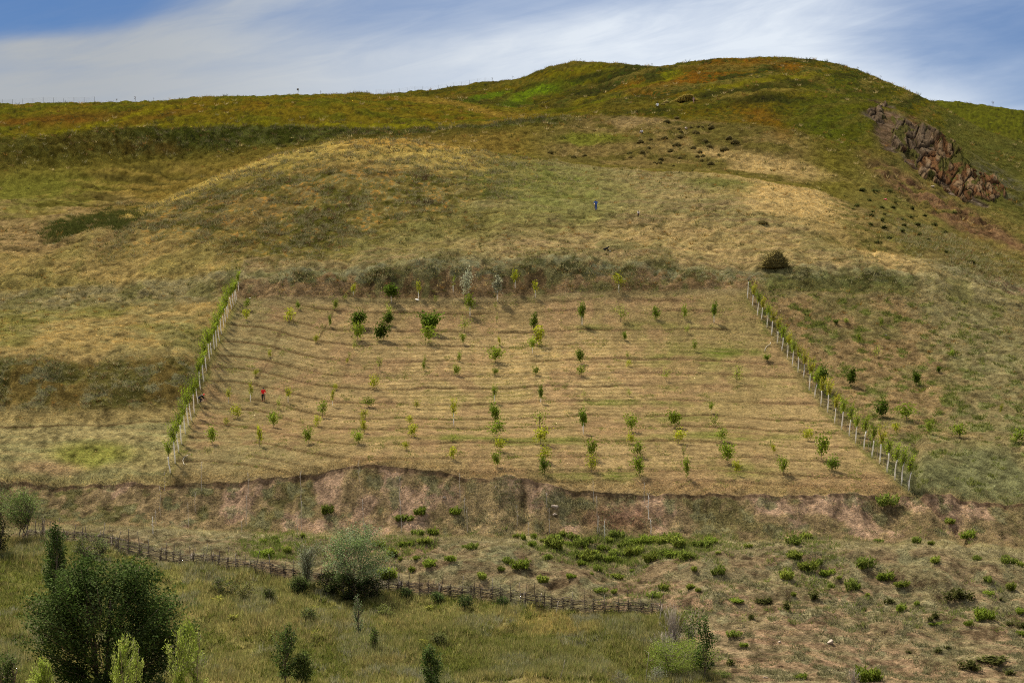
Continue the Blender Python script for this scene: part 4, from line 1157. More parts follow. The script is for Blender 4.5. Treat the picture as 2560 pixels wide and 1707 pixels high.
# ------------------------------------------------------------------ bare young stems on the bank
STEMS = [(412, 1180, 1229), (401, 1217, 1289), (382, 1292, 1334), (390, 1278, 1314), (504, 1161, 1229), (488, 1235, 1279), (471, 1260, 1318), (621, 1182, 1241), (615, 1240, 1318), (605, 1303, 1332), (753, 1184, 1253), (754, 1253, 1325), (743, 1288, 1339),
         (898, 1157, 1204), (909, 1250, 1321), (914, 1310, 1334), (999, 1196, 1254), (1004, 1253, 1332), (1151, 1184, 1252), (1162, 1250, 1286), (1168, 1274, 1332), (1485, 1203, 1254), (1495, 1242, 1336), (1512, 1303, 1348), (1498, 1290, 1334),
         (1610, 1207, 1257), (1622, 1239, 1298), (1628, 1299, 1336), (1322, 1306, 1338), (1374, 1271, 1331), (1367, 1233, 1268), (1293, 1264, 1317)]
STEMS.sort()
for i, (u, vt, vb) in enumerate(STEMS):
    pos = ground_at(u, vb); h = (vb - vt) * pos[1] / F * 1.03
    g = np.random.default_rng(500 + i)
    e = empty('bare_sapling', pos)
    pale = u in (1622, 1628, 1512, 382)
    pt = wob((0, 0, -.2), (g.normal(-.02, .02) * h, 0, h), 7, .03, g)
    r0 = .042 if pale else .036
    P = Parts().tube(pt, np.linspace(r0, r0 * .55, 7), 6)
    for k in range(5):
        j = int(g.integers(3, 7)); a = g.uniform(0, 6.28)
        q_ = pt[j] + np.array([math.cos(a) * .16, math.sin(a) * .16, .22])
        P.tube(np.array([pt[j], (pt[j] + q_) / 2 + (0, 0, -.02), q_]), [.010, .008, .005], 4)
    link('stem', P.mesh('stem'), M_LIME if pale else M_PALEWOOD, e)
    if u in (412, 401):
        lp = pt[g.integers(2, 7, 24)] + g.normal(0, .10, (24, 3))
        v, f, c = leaves(lp, .12, .08, np.full((24, 3), 1.) * np.array([.26, .20, .02]), g)
        link('leaves', np_mesh('leaves', v, f, c), M_LEAF, e)
    look = ('pale slim bare' if pale else ('yellow-leaved slim' if u in (412, 401) else 'thin grey bare'))
    tag(e, f'{look} sapling stem on the earth bank, {nth(i + 1)} from the left', 'sapling', 'bare young stems on the earth bank')

# ------------------------------------------------------------------ green tufted shrubs below the bank
SHRUBS = [(686, 1346, 18), (661, 1358, 20), (693, 1360, 18), (715, 1339, 12), (722, 1380, 30), (757, 1342, 22), (660, 1392, 48), (949, 1365, 35), (981, 1388, 38), (1013, 1366, 30), (1130, 1285, 44), (1048, 1286, 24), (1009, 1302, 34), (817, 1284, 28),
          (1045, 1338, 26), (1077, 1338, 22), (1059, 1358, 44), (1176, 1372, 32), (1038, 1398, 20), (1068, 1416, 34), (1130, 1402, 36), (1002, 1400, 13), (1031, 1428, 16), (1208, 1446, 30), (1254, 1426, 20), (1272, 1408, 26), (970, 1442, 40),
          (1298, 1420, 50), (1331, 1366, 24), (1289, 1344, 20), (1312, 1349, 18), (1337, 1345, 20), (1356, 1355, 18), (1386, 1370, 40), (1358, 1455, 40), (1429, 1445, 24), (1369, 1398, 20), (1456, 1412, 22), (1493, 1427, 20), (1525, 1406, 26), (1550, 1406, 18),
          (1545, 1445, 30), (1520, 1441, 14), (1500, 1480, 32), (1532, 1482, 24), (1578, 1428, 13), (1621, 1405, 24), (1635, 1495, 28), (1658, 1476, 22), (1727, 1470, 32), (1745, 1479, 15), (1735, 1426, 22), (1797, 1435, 26), (1793, 1383, 16), (1873, 1369, 18),
          (1852, 1505, 46), (1901, 1508, 44), (1834, 1590, 30), (1880, 1547, 20), (1862, 1615, 24), (1825, 1662, 24), (1482, 1437, 14),
          (1387, 1356, 26), (1424, 1366, 30), (1450, 1368, 24), (1472, 1358, 28), (1480, 1390, 26), (1497, 1402, 26), (1510, 1376, 26), (1528, 1354, 30), (1538, 1388, 24), (1562, 1370, 28), (1573, 1390, 28), (1590, 1362, 30), (1612, 1358, 26), (1635, 1356, 28),
          (1656, 1358, 30), (1658, 1388, 32), (1681, 1356, 28), (1683, 1392, 30), (1702, 1366, 32), (1711, 1398, 32), (1724, 1394, 28), (1742, 1362, 32), (1759, 1368, 34), (1776, 1356, 26), (1592, 1386, 22), (1440, 1390, 22), (1466, 1404, 24), (1541, 1346, 22), (1430, 1346, 26), (1405, 1342, 22),
          (1987, 1396, 44), (2014, 1348, 30), (1986, 1360, 36), (2016, 1424, 40), (2044, 1410, 28), (2066, 1441, 46), (2096, 1446, 20), (1963, 1447, 44), (2028, 1496, 38), (1984, 1489, 20), (2130, 1474, 27), (2163, 1420, 36), (2211, 1452, 46), (2250, 1466, 34),
          (2334, 1406, 34), (2444, 1400, 18), (2520, 1408, 33), (2552, 1416, 20), (2398, 1500, 54), (2467, 1487, 30), (2527, 1474, 27), (2499, 1499, 14), (2256, 1527, 30), (2289, 1512, 20), (2222, 1508, 26), (2344, 1546, 28), (2321, 1551, 18), (2334, 1563, 30),
          (2160, 1525, 15), (2465, 1549, 44), (2547, 1533, 26), (2522, 1562, 22), (2556, 1570, 30), (2552, 1588, 24), (2421, 1563, 24), (1925, 1506, 18), (2344, 1630, 26), (2371, 1621, 16), (1973, 1524, 24), (2170, 1489, 14), (2078, 1469, 16), (2488, 1656, 80),
          (2424, 1675, 44), (2529, 1685, 36), (2000, 1696, 36), (2165, 1690, 34), (2176, 1703, 50), (2215, 1263, 44), (2375, 1308, 26), (2417, 1345, 36), (2195, 1358, 26), (2291, 1358, 24), (2327, 1362, 22), (2272, 1632, 16), (2470, 1455, 20)]


def shrub_mesh(seed, colour, upright, n=46, per=9, L=.12, wl=.34):
    g = np.random.default_rng(seed)
    pts, dirs, cl = [], [], []
    lobes = [(g.uniform(-.24, .24), g.uniform(-.24, .24), g.uniform(.5, 1.0)) for _ in range(int(g.integers(3, 6)))]
    for k in range(n):
        lx, ly, ls = lobes[k % len(lobes)]
        a = g.uniform(0, 6.28); r = math.sqrt(g.random()) * .5
        b0 = np.array([math.cos(a) * r * .55, math.sin(a) * r * .55, -.03])
        hgt = (1 - .75 * (r * 2) ** 2) ** .5 if r < .5 else .4
        e = np.array([math.cos(a) * r, math.sin(a) * r, (.35 + .65 * hgt) * g.uniform(.62, 1.06)])
        b0 = b0 * ls * .7 + np.array([lx, ly, 0]); e = e * ls * np.array([.72, .72, 1]) + np.array([lx, ly, 0])
        t = g.uniform(.12, 1.0, per)[:, None]
        pts.append(b0 * (1 - t) + e * t + g.normal(0, .035, (per, 3)))
        dirs.append(np.repeat(((e - b0) / np.linalg.norm(e - b0))[None], per, 0) if upright else g.normal(0, 1, (per, 3)))
        cl.append(np.full(per, g.uniform(.7, 1.3)))
    pts = np.concatenate(pts); cl = np.concatenate(cl)
    c = np.array(colour)[None] * (cl * g.uniform(.8, 1.2, len(cl)))[:, None]
    c = tint(c, np.array(colour) * np.array([1.7, 1.25, 1.0]), .35, g)
    v, f, cc_ = leaves(pts, L, L * wl, c, g, .3, np.concatenate(dirs))
    return np_mesh('shrub', v, f, cc_)


GSH = [shrub_mesh(600 + k, [(.125, .178, .026), (.105, .145, .028), (.145, .185, .034)][k % 3], True, 60, 9, .26, .26) for k in range(6)]
DSH = [shrub_mesh(620 + k, (.062, .072, .022), False, 60, 9, .16, .45) for k in range(3)]
bands = [(0, 1352, 'beside the bench under the bank'), (1352, 1400, 'just below the bench'), (1400, 1450, 'on the upper dry slope'), (1450, 1520, 'halfway down the dry slope'), (1520, 2000, 'low on the dry slope')]
for lo, hi, where in bands:
    for i, (u, v, w) in enumerate(sorted(s for s in SHRUBS if lo <= s[1] < hi)):
        pos = ground_at(u, v)
        gul = 1385 < u < 1790 and v < 1410
        W_ = w * pos[1] / F * (1.5 if gul else 1.3) * (.8 + .4 * ((u * 31 + v * 17) % 13) / 12)
        dark = (u > 1840 and v > 1495) or u in (1825, 660, 2488, 2424) or w > 52
        m = (DSH if dark and (u + v) % 3 else GSH)[(u * 7 + v) % (3 if dark and (u + v) % 3 else 6)]
        H_ = W_ * (.78 if w < 30 else .60) * (.62 + .5 * ((u * 13 + v * 7) % 10) / 10) * (.55 if u in (1852, 1901, 2334) and v > 1500 else 1) * (.45 if w > 70 else 1)
        o = link('green_shrub', m, M_LEAF, None, pos)
        o.scale = (W_, W_, max(H_, .3)); o.rotation_euler = (0, 0, (u * 1.7 + v) % 6.28)
        size = 'small' if w < 20 else ('broad' if w > 36 else 'bushy')
        tag(o, f'{size} {"dark" if m in DSH else "bright"} green shrub {where}, {nth(i + 1)} from the left', 'shrub', 'green shrubs below the bank')

# low dark shrubs on the right hand slope under the rock
DARKS = [(1168, 1140), (1310, 1020), (1200, 1120), (1310, 1160), (1380, 1175), (1290, 1190), (1360, 1215), (1290, 1245), (1385, 1270), (1500, 1290), (1415, 1335), (1340, 1370), (1680, 1345), (1500, 1215), (1520, 1250), (1600, 1245), (1560, 1195), (1650, 1185),
         (1580, 1140), (1440, 1130), (1455, 1095), (1370, 1130), (1280, 1080), (1220, 1015), (1420, 1020), (1850, 1165), (1330, 1020), (1240, 1010), (1790, 1300), (1620, 1310), (1980, 1500), (1800, 1430), (1720, 1250)]
DARKS = sorted((1700 + x * .3699, 100 + y * .3699) for x, y in DARKS)
for i, (u, v) in enumerate(DARKS):
    pos = ground_at(u, v + 3)
    o = link('low_shrub', DSH[i % 3], M_LEAF, None, pos)
    s = (13 + (i * 7) % 9) * pos[1] / F
    o.scale = (s * 1.25, s, s * .62); o.rotation_euler = (0, 0, i * 1.3)
    tag(o, f'low dark shrub on the pale slope below the rocks, {nth(i + 1)} from the left', 'shrub', 'low dark shrubs below the rocks')


# ------------------------------------------------------------------ the woven brushwood fence
fe_u = np.linspace(70, 1655, 400)
fe_v = pchip([p[0] for p in FENCE], [p[1] for p in FENCE], fe_u)
fp = np.array([ground_at(a, c - 1.5) for a, c in zip(fe_u, fe_v)])
seg = np.concatenate([[0], np.cumsum(np.linalg.norm(np.diff(fp[:, :2], axis=0), axis=1))])
n_post = int(seg[-1] / 1.12)
ss = np.linspace(0, seg[-1], n_post + 1)
fg = np.random.default_rng(909)
ss[1:-1] += fg.uniform(-.18, .18, n_post - 1)
pp = np.stack([np.interp(ss, seg, fp[:, k]) for k in range(2)], -1)
pp = np.array([ground_xy(a, c) for a, c in pp])
fence = empty('wattle_fence', pp[0])
tag(fence, 'long woven brushwood fence with leaning posts along the foot of the bare slope', 'fence')
o0 = pp[0]
for i, p in enumerate(pp):
    h = 1.40 * fg.uniform(.85, 1.6)
    ln = fg.normal(0, .16, 2)
    pale = fg.random() < .22
    r0 = fg.uniform(.028, .05)
    pt = wob(p - o0 + (0, 0, -.25), p - o0 + np.array([ln[0], ln[1] * .5, h]), 6, .035, fg)
    P = Parts().tube(pt, np.linspace(r0, r0 * .6, 6), 6)
    link('post', P.mesh('post'), M_GREYWOOD if pale else (M_BRUSH if i < len(pp) * .5 else M_DARKWOOD), fence)
for i in range(len(pp) - 1):
    a, c = pp[i] - o0, pp[i + 1] - o0
    d = (c - a)[:2]; d = d / np.linalg.norm(d); nrm = np.array([-d[1], d[0], 0])
    P = Parts()
    top_h = fg.uniform(.98, 1.26) * np.interp(i, [0, 8, len(pp)], [.75, .9, 1.1])
    n_rod = 17
    for k in range(n_rod):
        if fg.random() < .10: continue
        z = .05 + (top_h - .05) * (k + fg.uniform(-.3, .3)) / n_rod
        s = 1 if (k + i) % 2 else -1
        t = np.linspace(-.16, 1.16, 7)[:, None]
        pt = a * (1 - t) + c * t
        pt = pt + nrm[None] * (s * .055 * np.cos(np.pi * t)) + np.array([0, 0, 1.])[None] * (z + .05 * np.sin(np.pi * t) * fg.normal(0, 1) + fg.normal(0, .018, (7, 1)))
        rr_ = fg.uniform(.015, .029)
        P.tube(pt, np.linspace(rr_, rr_ * .7, 7), 5)
    for k in range(4):                                              # loose ends sticking out
        t = fg.random(); b0 = a * (1 - t) + c * t + np.array([0, 0, top_h * fg.uniform(.3, 1)])
        e_ = b0 + np.array([d[0] * fg.normal(0, .4), d[1] * fg.normal(0, .3) + fg.normal(0, .15), fg.uniform(.05, .42)])
        P.tube(np.array([b0, (b0 + e_) / 2 + fg.normal(0, .03, 3), e_]), [.013, .010, .005], 4)
    link('woven_panel', P.mesh('woven_panel'), M_BRUSH if i < len(pp) * .45 else M_DARKWOOD, fence)
# two light props leaning on its right hand end
for i, (u0, v0, u1, v1, lab) in enumerate([(1347, 1519, 1354, 1483, 'pale straight pole propped against the woven fence'), (1389, 1537, 1396, 1503, 'thin grey crooked pole leaning on the woven fence'), (1647, 1557, 1656, 1512, 'short bent stick at the fence end by the dead brush')]):
    p = ground_at(u0, v0); h = (v0 - v1) * p[1] / F
    P = Parts().tube(wob((0, 0, -.1), ((u1 - u0) * p[1] / F, .45, h), 5, .02, fg), [.035, .034, .032, .03, .028], 6)
    tag(link('leaning_pole', P.mesh('leaning_pole'), [M_PALESTONE, M_GREYWOOD, M_GREYWOOD][i], None, p), lab, 'pole')
for i, (u0, v0, u1, v1, lab) in enumerate([(1613, 1706, 1622, 1630, 'long grey leaning stick in the meadow beside the bright shrub'), (1399, 1700, 1413, 1647, 'grey leaning stick in the tall meadow grass near the bottom edge')]):
    p = ground_at(u0, v0); h = (v0 - v1) * p[1] / F
    P = Parts().tube(wob((0, 0, -.2), ((u1 - u0) * p[1] / F, .1, h), 6, .03, fg), np.linspace(.03, .016, 6), 6)
    tag(link('stick', P.mesh('stick'), M_GREYWOOD, None, p), lab, 'stick')


# ------------------------------------------------------------------ bigger trees and bushes
def big_crown(seed, tips, starts, colours, per, sig, L, W, up=.35, dirs=False):
    g = np.random.default_rng(seed)
    pts, cl, dd_ = [], [], []
    for k, (s, e) in enumerate(zip(starts, tips)):
        t = g.uniform(.45, 1.06, per)[:, None] if not dirs else g.uniform(.1, 1.05, per)[:, None]
        pts.append(s * (1 - t) + e * t + g.normal(0, 1, (per, 3)) * sig)
        base = np.array(colours[int(g.integers(0, len(colours)))]) * g.uniform(.75, 1.3)
        cl.append(base[None] * g.uniform(.75, 1.3, (per, 1)))
        dd_.append(np.repeat(((e - s) / (np.linalg.norm(e - s) + 1e-6))[None], per, 0))
    v, f, c = leaves(np.concatenate(pts), L, W, np.concatenate(cl), g, up, np.concatenate(dd_) if dirs else None)
    return np_mesh('crown', v, f, c)


def tree(name, label, pos, h, w, colours, shape='round', n=60, per=60, sig=.25, L=.16, W=.10, stem=.18, stems=1, bark=None, mat=None, group=None, seed=0, dirs=False, trunk_r=.12, depth=None, cat='tree', limbs=True, lean=0.0):
    g = np.random.default_rng(1000 + seed)
    tips = crown_limbs(g, h * stem, h, w, n, shape)
    if depth: tips[:, 1] *= depth / w
    tips[:, 0] += lean * tips[:, 2]
    bases = []
    e = empty(name, pos)
    P = Parts()
    roots = [np.array([g.normal(0, .06) * w * (stems > 1), g.normal(0, .06) * w * (stems > 1), 0]) for _ in range(stems)]
    axes = []
    for r in roots:
        topp = np.array([r[0] * 3.0 + lean * h * .8, r[1] * 3.0, h * (.86 if shape in ('column', 'cone') else .62)])
        ax = wob(r + (0, 0, -.3), topp, 8, .05 * w * .5, g); axes.append(ax)
        P.tube(ax, np.linspace(trunk_r, trunk_r * .3, 8), 8)
    starts = []
    for tp in tips:
        ax = axes[int(g.integers(0, len(axes)))]
        z = np.clip(tp[2] * g.uniform(.35, .8), ax[0, 2], ax[-1, 2])
        starts.append(np.array([np.interp(z, ax[:, 2], ax[:, 0]), np.interp(z, ax[:, 2], ax[:, 1]), z]))
    starts = np.array(starts)
    for k in range(len(tips) if limbs else 0):
        if k % 2 and n > 80: continue
        P.tube(wob(starts[k], tips[k], 5, .05 * w * .3, g), np.linspace(trunk_r * .32, .012, 5), 5)
    link('trunk', P.mesh('trunk'), bark or M_BARK, e)
    link('crown', big_crown(2000 + seed, tips, starts, colours, per, sig, L, W, dirs=dirs), mat or M_LEAF, e)
    return tag(e, label, cat, group)


def at_px(u, v_top, y):
    """foot on the ground at depth y on bearing u, and the height that brings its top to v_top"""
    p = ground_y(u, y)
    return p, (CV - v_top) * y / F - p[2]


DK = [(.034, .058, .014), (.050, .080, .018), (.062, .094, .026), (.075, .105, .036), (.024, .040, .010)]
px = lambda w, y: w * y / F
# the big dark tree at the lower left
y = 163.0; p, h = at_px(258, 1405, y)
g = np.random.default_rng(4)
big = empty('broad_leaved_tree', p)
W_ = px(420, y)
tips, starts = [], []
for k in range(520):
    a = g.uniform(0, 2 * np.pi); f = g.random() ** .8
    z = h * (.06 + .94 * f)
    prof = np.interp(f, [0, .2, .45, .65, .8, .92, 1.0], [.40, .46, .50, .50, .45, .32, .15])
    r = prof * W_ * math.sqrt(g.uniform(.12, 1))
    x = math.cos(a) * r * 1.0; yy = math.sin(a) * r * .8
    if x > 0: x *= 1.04
    lump = fbm(np.array([x / 1.6 + 3]), np.array([z / 1.7 + yy * .4]), 2, 17)[0]
    if lump < .27: continue
    k2 = .82 + .42 * lump
    tips.append((x * k2 + .02 * W_, yy * k2, z * (1 - .16 * max(0, x / W_ * 2 - .1)) * (.9 + .2 * lump)))
tips = np.array(tips)
starts = tips * np.array([.42, .42, .62])
P = Parts()
for k in range(5):
    a = k * 1.3
    P.tube(wob((math.cos(a) * .3, math.sin(a) * .3, -.5), (math.cos(a) * 1.5, math.sin(a) * 1.2, h * .72), 8, .12, g), np.linspace(.17, .05, 8), 8)
for k in range(0, len(tips), 3): P.tube(wob(starts[k], tips[k], 5, .10, g), np.linspace(.045, .010, 5), 5)
link('trunk', P.mesh('trunk'), M_BARK, big)
link('crown', big_crown(44, tips, starts, DK, 95, np.array([.34, .34, .28]), .235, .125, .6), M_GLOSSLEAF, big)
tag(big, 'broad dark green tree filling the lower left corner', 'tree')

# dark poplar rising behind it
y = 192.0; p, h = at_px(136, 1312, y)
t_ = tree('poplar_tree', 'narrow dark poplar standing up behind the broad dark tree', p, h, px(74, y), DK[:4], 'column', 60, 60, np.array([.17, .17, .2]), .20, .15, .10, 2, mat=M_GLOSSLEAF, seed=1, trunk_r=.09)
# light tree at the left edge
p = ground_at(44, 1352); y = p[1]
tree('willow_tree', 'light green round tree with thin trunks at the left edge', p, (1352 - 1222) * y / F, px(118, y), [(.095, .135, .035), (.12, .155, .06), (.08, .115, .03)], 'round', 80, 62, np.array([.24, .24, .22]), .17, .08, .40, 4, seed=2, trunk_r=.07)
y = 206; p = ground_y(-14, y)
tree('dark_bush', 'nearly black bush under the light tree at the left edge', p, px(132, y), px(92, y), [(.022, .030, .008), (.035, .045, .012), (.05, .055, .016)], 'round', 50, 60, np.array([.22, .22, .2]), .17, .09, .05, 4, seed=3, cat='bush')
p = ground_at(225, 1402)
tree('leafy_bush', 'dull green bush against the woven fence, right of the dark poplar', p, px(64, p[1]), px(105, p[1]), [(.07, .085, .03), (.09, .10, .04), (.10, .125, .045)], 'round', 44, 52, np.array([.2, .2, .16]), .16, .09, .08, 3, seed=4, cat='bush')
# the two fence-side willows with a dark thicket at their foot
p = ground_at(897, 1478); y = p[1] - 1.5; p = ground_y(897, y)
tree('willow_tree', 'large rounded grey-green willow bush growing over the fence', p, px(180, y), px(200, y), [(.11, .155, .06), (.14, .185, .088), (.09, .13, .042), (.18, .215, .13)], 'round', 150, 78, np.array([.26, .26, .22]), .165, .08, .20, 6, seed=5, trunk_r=.07)
p = ground_at(768, 1462); y = p[1] - 1.2; p = ground_y(768, y)
tree('willow_tree', 'smaller silvery willow bush left of the large one by the fence', p, px(112, y), px(70, y), [(.15, .165, .10), (.19, .205, .145), (.11, .125, .06)], 'vase', 70, 56, np.array([.16, .16, .2]), .15, .06, .25, 4, seed=6, trunk_r=.05, dirs=True)
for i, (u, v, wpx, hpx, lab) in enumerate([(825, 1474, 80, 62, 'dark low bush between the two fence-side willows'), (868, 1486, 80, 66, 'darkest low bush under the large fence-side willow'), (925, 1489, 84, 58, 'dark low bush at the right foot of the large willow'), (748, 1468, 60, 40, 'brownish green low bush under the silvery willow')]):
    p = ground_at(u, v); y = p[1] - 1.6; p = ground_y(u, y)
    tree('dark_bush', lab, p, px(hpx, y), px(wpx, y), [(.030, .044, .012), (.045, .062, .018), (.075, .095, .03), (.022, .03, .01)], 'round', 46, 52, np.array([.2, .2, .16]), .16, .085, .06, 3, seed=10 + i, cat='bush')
for i, (u, v, wpx, hpx, colr, lab) in enumerate([(965, 1447, 46, 30, (.12, .15, .03), 'yellow-green bush peeping over the fence right of the large willow'), (566, 1482, 74, 42, (.05, .062, .022), 'dark spreading bush in the meadow below the fence'), (612, 1500, 60, 48, (.10, .105, .035), 'olive bush in the meadow right of the dark spreading one'),
                                                (962, 1545, 46, 34, (.12, .135, .04), 'pale flowering bush in the middle of the meadow'), (770, 1552, 42, 34, (.075, .095, .03), 'rounded green bush in the meadow above the dark sapling'), (672, 1500, 38, 32, (.07, .085, .025), 'small round bush in the meadow left of the willows'),
                                                (1014, 1498, 34, 30, (.045, .07, .02), 'dark small bush against the fence middle, leftmost of three'), (1092, 1506, 38, 26, (.05, .075, .022), 'dark small bush against the fence middle, second of three'), (1165, 1518, 40, 30, (.045, .07, .02), 'dark small bush against the fence middle, third of three'),
                                                (1253, 1520, 40, 28, (.04, .062, .018), 'very dark creeper at the foot of the fence right of its middle'), (200, 1640, 40, 40, (.06, .075, .025), 'olive bush behind the broad dark tree'), (1095, 1612, 44, 30, (.12, .135, .045), 'loose pale bush right behind the dark bottom sapling')]):
    p = ground_at(u, v); y = p[1]
    tree('meadow_bush', lab, p, px(hpx, y), px(wpx, y), [colr, tuple(1.35 * c for c in colr), tuple(.75 * c for c in colr)], 'round', 30, 34, np.array([.15, .15, .12]), .14, .07, .06, 3, seed=20 + i, cat='bush', trunk_r=.03)
# bright young willows in front
WIL = [(.25, .31, .055), (.29, .34, .085), (.18, .24, .035)]
for i, (u, vt, wpx, y, lab) in enumerate([(318, 1588, 92, 150, 'bright yellow-green young willow in front of the broad dark tree'), (464, 1548, 92, 152, 'tall bright young willow at the right edge of the dark tree'), (104, 1646, 74, 150, 'lowest bright young willow at the left of the dark tree')]):
    p, h = at_px(u, vt, y)
    tree('young_willow', lab, p, h, px(wpx * 1.25, y), WIL, 'column', 58, 120, np.array([.07, .07, .16]), .21, .046, .05, 4, seed=40 + i, dirs=True, trunk_r=.045, group='bright young willows in front')
y = 160; p, h = at_px(12, 1632, y)
tree('leafy_bush', 'dark bush cut off by the lower left corner of the frame', p, h, px(74, y), DK[:4], 'round', 40, 50, np.array([.2, .2, .2]), .17, .09, .1, 3, seed=46, cat='bush')
# young dark trees in the meadow
for i, (u, vt, vb, wpx, colr, lab) in enumerate([(714, 1560, 1722, 82, DK[:4], 'dark green young poplar at the bottom edge left of the middle'), (1078, 1612, 1724, 64, DK[:4], 'dark green young poplar at the bottom edge near the middle'), (895, 1486, 1590, 34, [(.075, .105, .045), (.10, .13, .065), (.055, .08, .03)], 'slender grey-green young poplar in the middle of the meadow'),
                                                (936, 1566, 1626, 26, [(.055, .085, .018), (.075, .105, .025)], 'small green sapling right below the slender young poplar'), (757, 1630, 1712, 60, [(.085, .115, .03), (.11, .14, .04)], 'lighter green bush leaning on the dark bottom-edge poplar')]):
    if vb > 1707:
        y = 168.0; p, h = at_px(u, vt, y)
    else:
        p = ground_at(u, vb); y = p[1]; h = (vb - vt) * y / F
    tree('young_poplar', lab, p, h, px(wpx, y), colr, 'column', 46 if wpx > 40 else 26, 42 if wpx > 40 else 24, np.array([.13, .13, .15]) * (1 if wpx > 40 else .6), .17 if wpx > 40 else .12, .115 if wpx > 40 else .08, .12, 1, seed=50 + i, trunk_r=.05, mat=M_GLOSSLEAF if i < 2 else M_LEAF)
# the clump at the right hand end of the fence
y = 181.5; p, h = at_px(1704, 1598, y)
tree('bright_shrub', 'bright green feathery shrub at the bottom edge by the fence end', p, h, px(235, y), [(.14, .19, .03), (.17, .215, .045), (.11, .15, .022)], 'round', 150, 66, np.array([.22, .22, .2]), .13, .05, .06, 5, seed=60, cat='shrub', trunk_r=.03)
p, h = at_px(1800, 1690, 180.5)
tree('bright_shrub', 'low bright green shrub right beside the feathery one', p, h + .3, px(70, 180), [(.11, .155, .03), (.14, .175, .045)], 'round', 40, 40, np.array([.18, .18, .14]), .12, .045, .06, 4, seed=61, cat='shrub', trunk_r=.02)
p = ground_at(1760, 1692); y = p[1]
tree('young_poplar', 'dark leafy young poplar at the right of the bright shrub', p, (1692 - 1538) * y / F, px(62, y), [(.040, .072, .014), (.055, .092, .018), (.07, .11, .03)], 'column', 44, 34, np.array([.12, .12, .16]), .16, .12, .14, 2, seed=62, trunk_r=.04)
p = ground_at(1728, 1640); y = p[1]
tree('young_poplar', 'thin airy young poplar behind the bright shrub', p, (1640 - 1518) * y / F, px(58, y), [(.085, .13, .022), (.10, .15, .03)], 'vase', 30, 30, np.array([.14, .14, .18]), .14, .09, .3, 4, seed=63, trunk_r=.03, bark=M_GREYWOOD)
p = ground_at(1642, 1712); y = p[1]
tree('silver_shrub', 'silvery shrub at the bottom edge left of the bright shrub', p, px(48, y), px(52, y), [(.21, .225, .16), (.17, .19, .12)], 'round', 30, 30, np.array([.14, .14, .12]), .11, .045, .05, 4, seed=64, cat='shrub', trunk_r=.02)
p = ground_at(1553, 1716); y = p[1]
tree('silver_shrub', 'low grey shrub at the bottom edge, left of the silvery one', p, px(40, y), px(60, y), [(.18, .19, .12), (.14, .155, .085)], 'round', 30, 26, np.array([.14, .14, .12]), .11, .045, .05, 4, seed=65, cat='shrub', trunk_r=.02)
# dead brush
for i, (u, v, wpx, hpx, lab) in enumerate([(1682, 1608, 44, 96, 'upright bundle of dead grey brushwood at the end of the fence'), (1668, 1645, 60, 66, 'grey dead brush in front of the upright bundle'), (2134, 1712, 26, 42, 'single dead grey bush at the bottom edge of the dry slope')]):
    p = ground_at(u, v); y = p[1]
    g = np.random.default_rng(700 + i); P = Parts(); h = px(hpx, y); w = px(wpx, y)
    for k in range(130 if i < 2 else 60):
        b0 = np.array([g.normal(0, .13) * w, g.normal(0, .13) * w, -.05])
        e_ = np.array([g.normal(0, .30) * w, g.normal(0, .30) * w, h * g.uniform(.45, 1.05)])
        P.tube(wob(b0, e_, 5, .05, g), np.linspace(.016, .005, 5), 4)
    tag(link('dead_brush', P.mesh('dead_brush'), M_GREYWOOD, None, p), lab, 'dead bush')
# big-leaved yellowing weeds
BIGL = []
for k in range(3):
    g = np.random.default_rng(720 + k); n = 42
    a = g.uniform(0, 6.28, n); r = g.uniform(.05, .55, n)
    pts = np.stack([np.cos(a) * r, np.sin(a) * r, g.uniform(.08, .45, n)], -1)
    v, f, c = leaves(pts, .34, .2, tint(np.full((n, 3), 1.) * np.array([.30, .27, .06]), (.12, .16, .03), .9, g), g, 1.0, np.stack([np.cos(a), np.sin(a), np.full(n, .35)], -1))
    BIGL.append(np_mesh('broad_leaved_weed', v, f, c))
for i, (u, v, s, lab) in enumerate([(547, 1503, 1.0, 'yellowing broad-leaved weed below the dark spreading bush'), (582, 1548, .9, 'yellowing broad-leaved weed furthest down the meadow at left'), (786, 1524, .8, 'yellowing broad-leaved weed below the silvery willow'), (784, 1588, .9, 'pale broad-leaved weed beside the dark bottom-edge poplar'),
                                    (1060, 1612, 1.0, 'pale broad-leaved weed touching the poplar near the middle'), (330, 1398, .7, 'yellowing weed at the foot of the fence near the poplar'), (1075, 1524, .9, 'yellow-green broad weed under the middle of the fence')]):
    o = link('broad_leaved_weed', BIGL[i % 3], M_LEAF, None, ground_at(u, v)); o.scale = (s, s, s); o.rotation_euler = (0, 0, i * 1.9)
    tag(o, lab, 'weed', 'yellowing broad-leaved weeds')

# ------------------------------------------------------------------ wire fences on the skyline
def skyline_row(u):
    c = col_of(u); vp = VP[R_VIS:, c]
    k = R_VIS + int(np.argmin(vp)); return PX[k, c], VP[k, c]


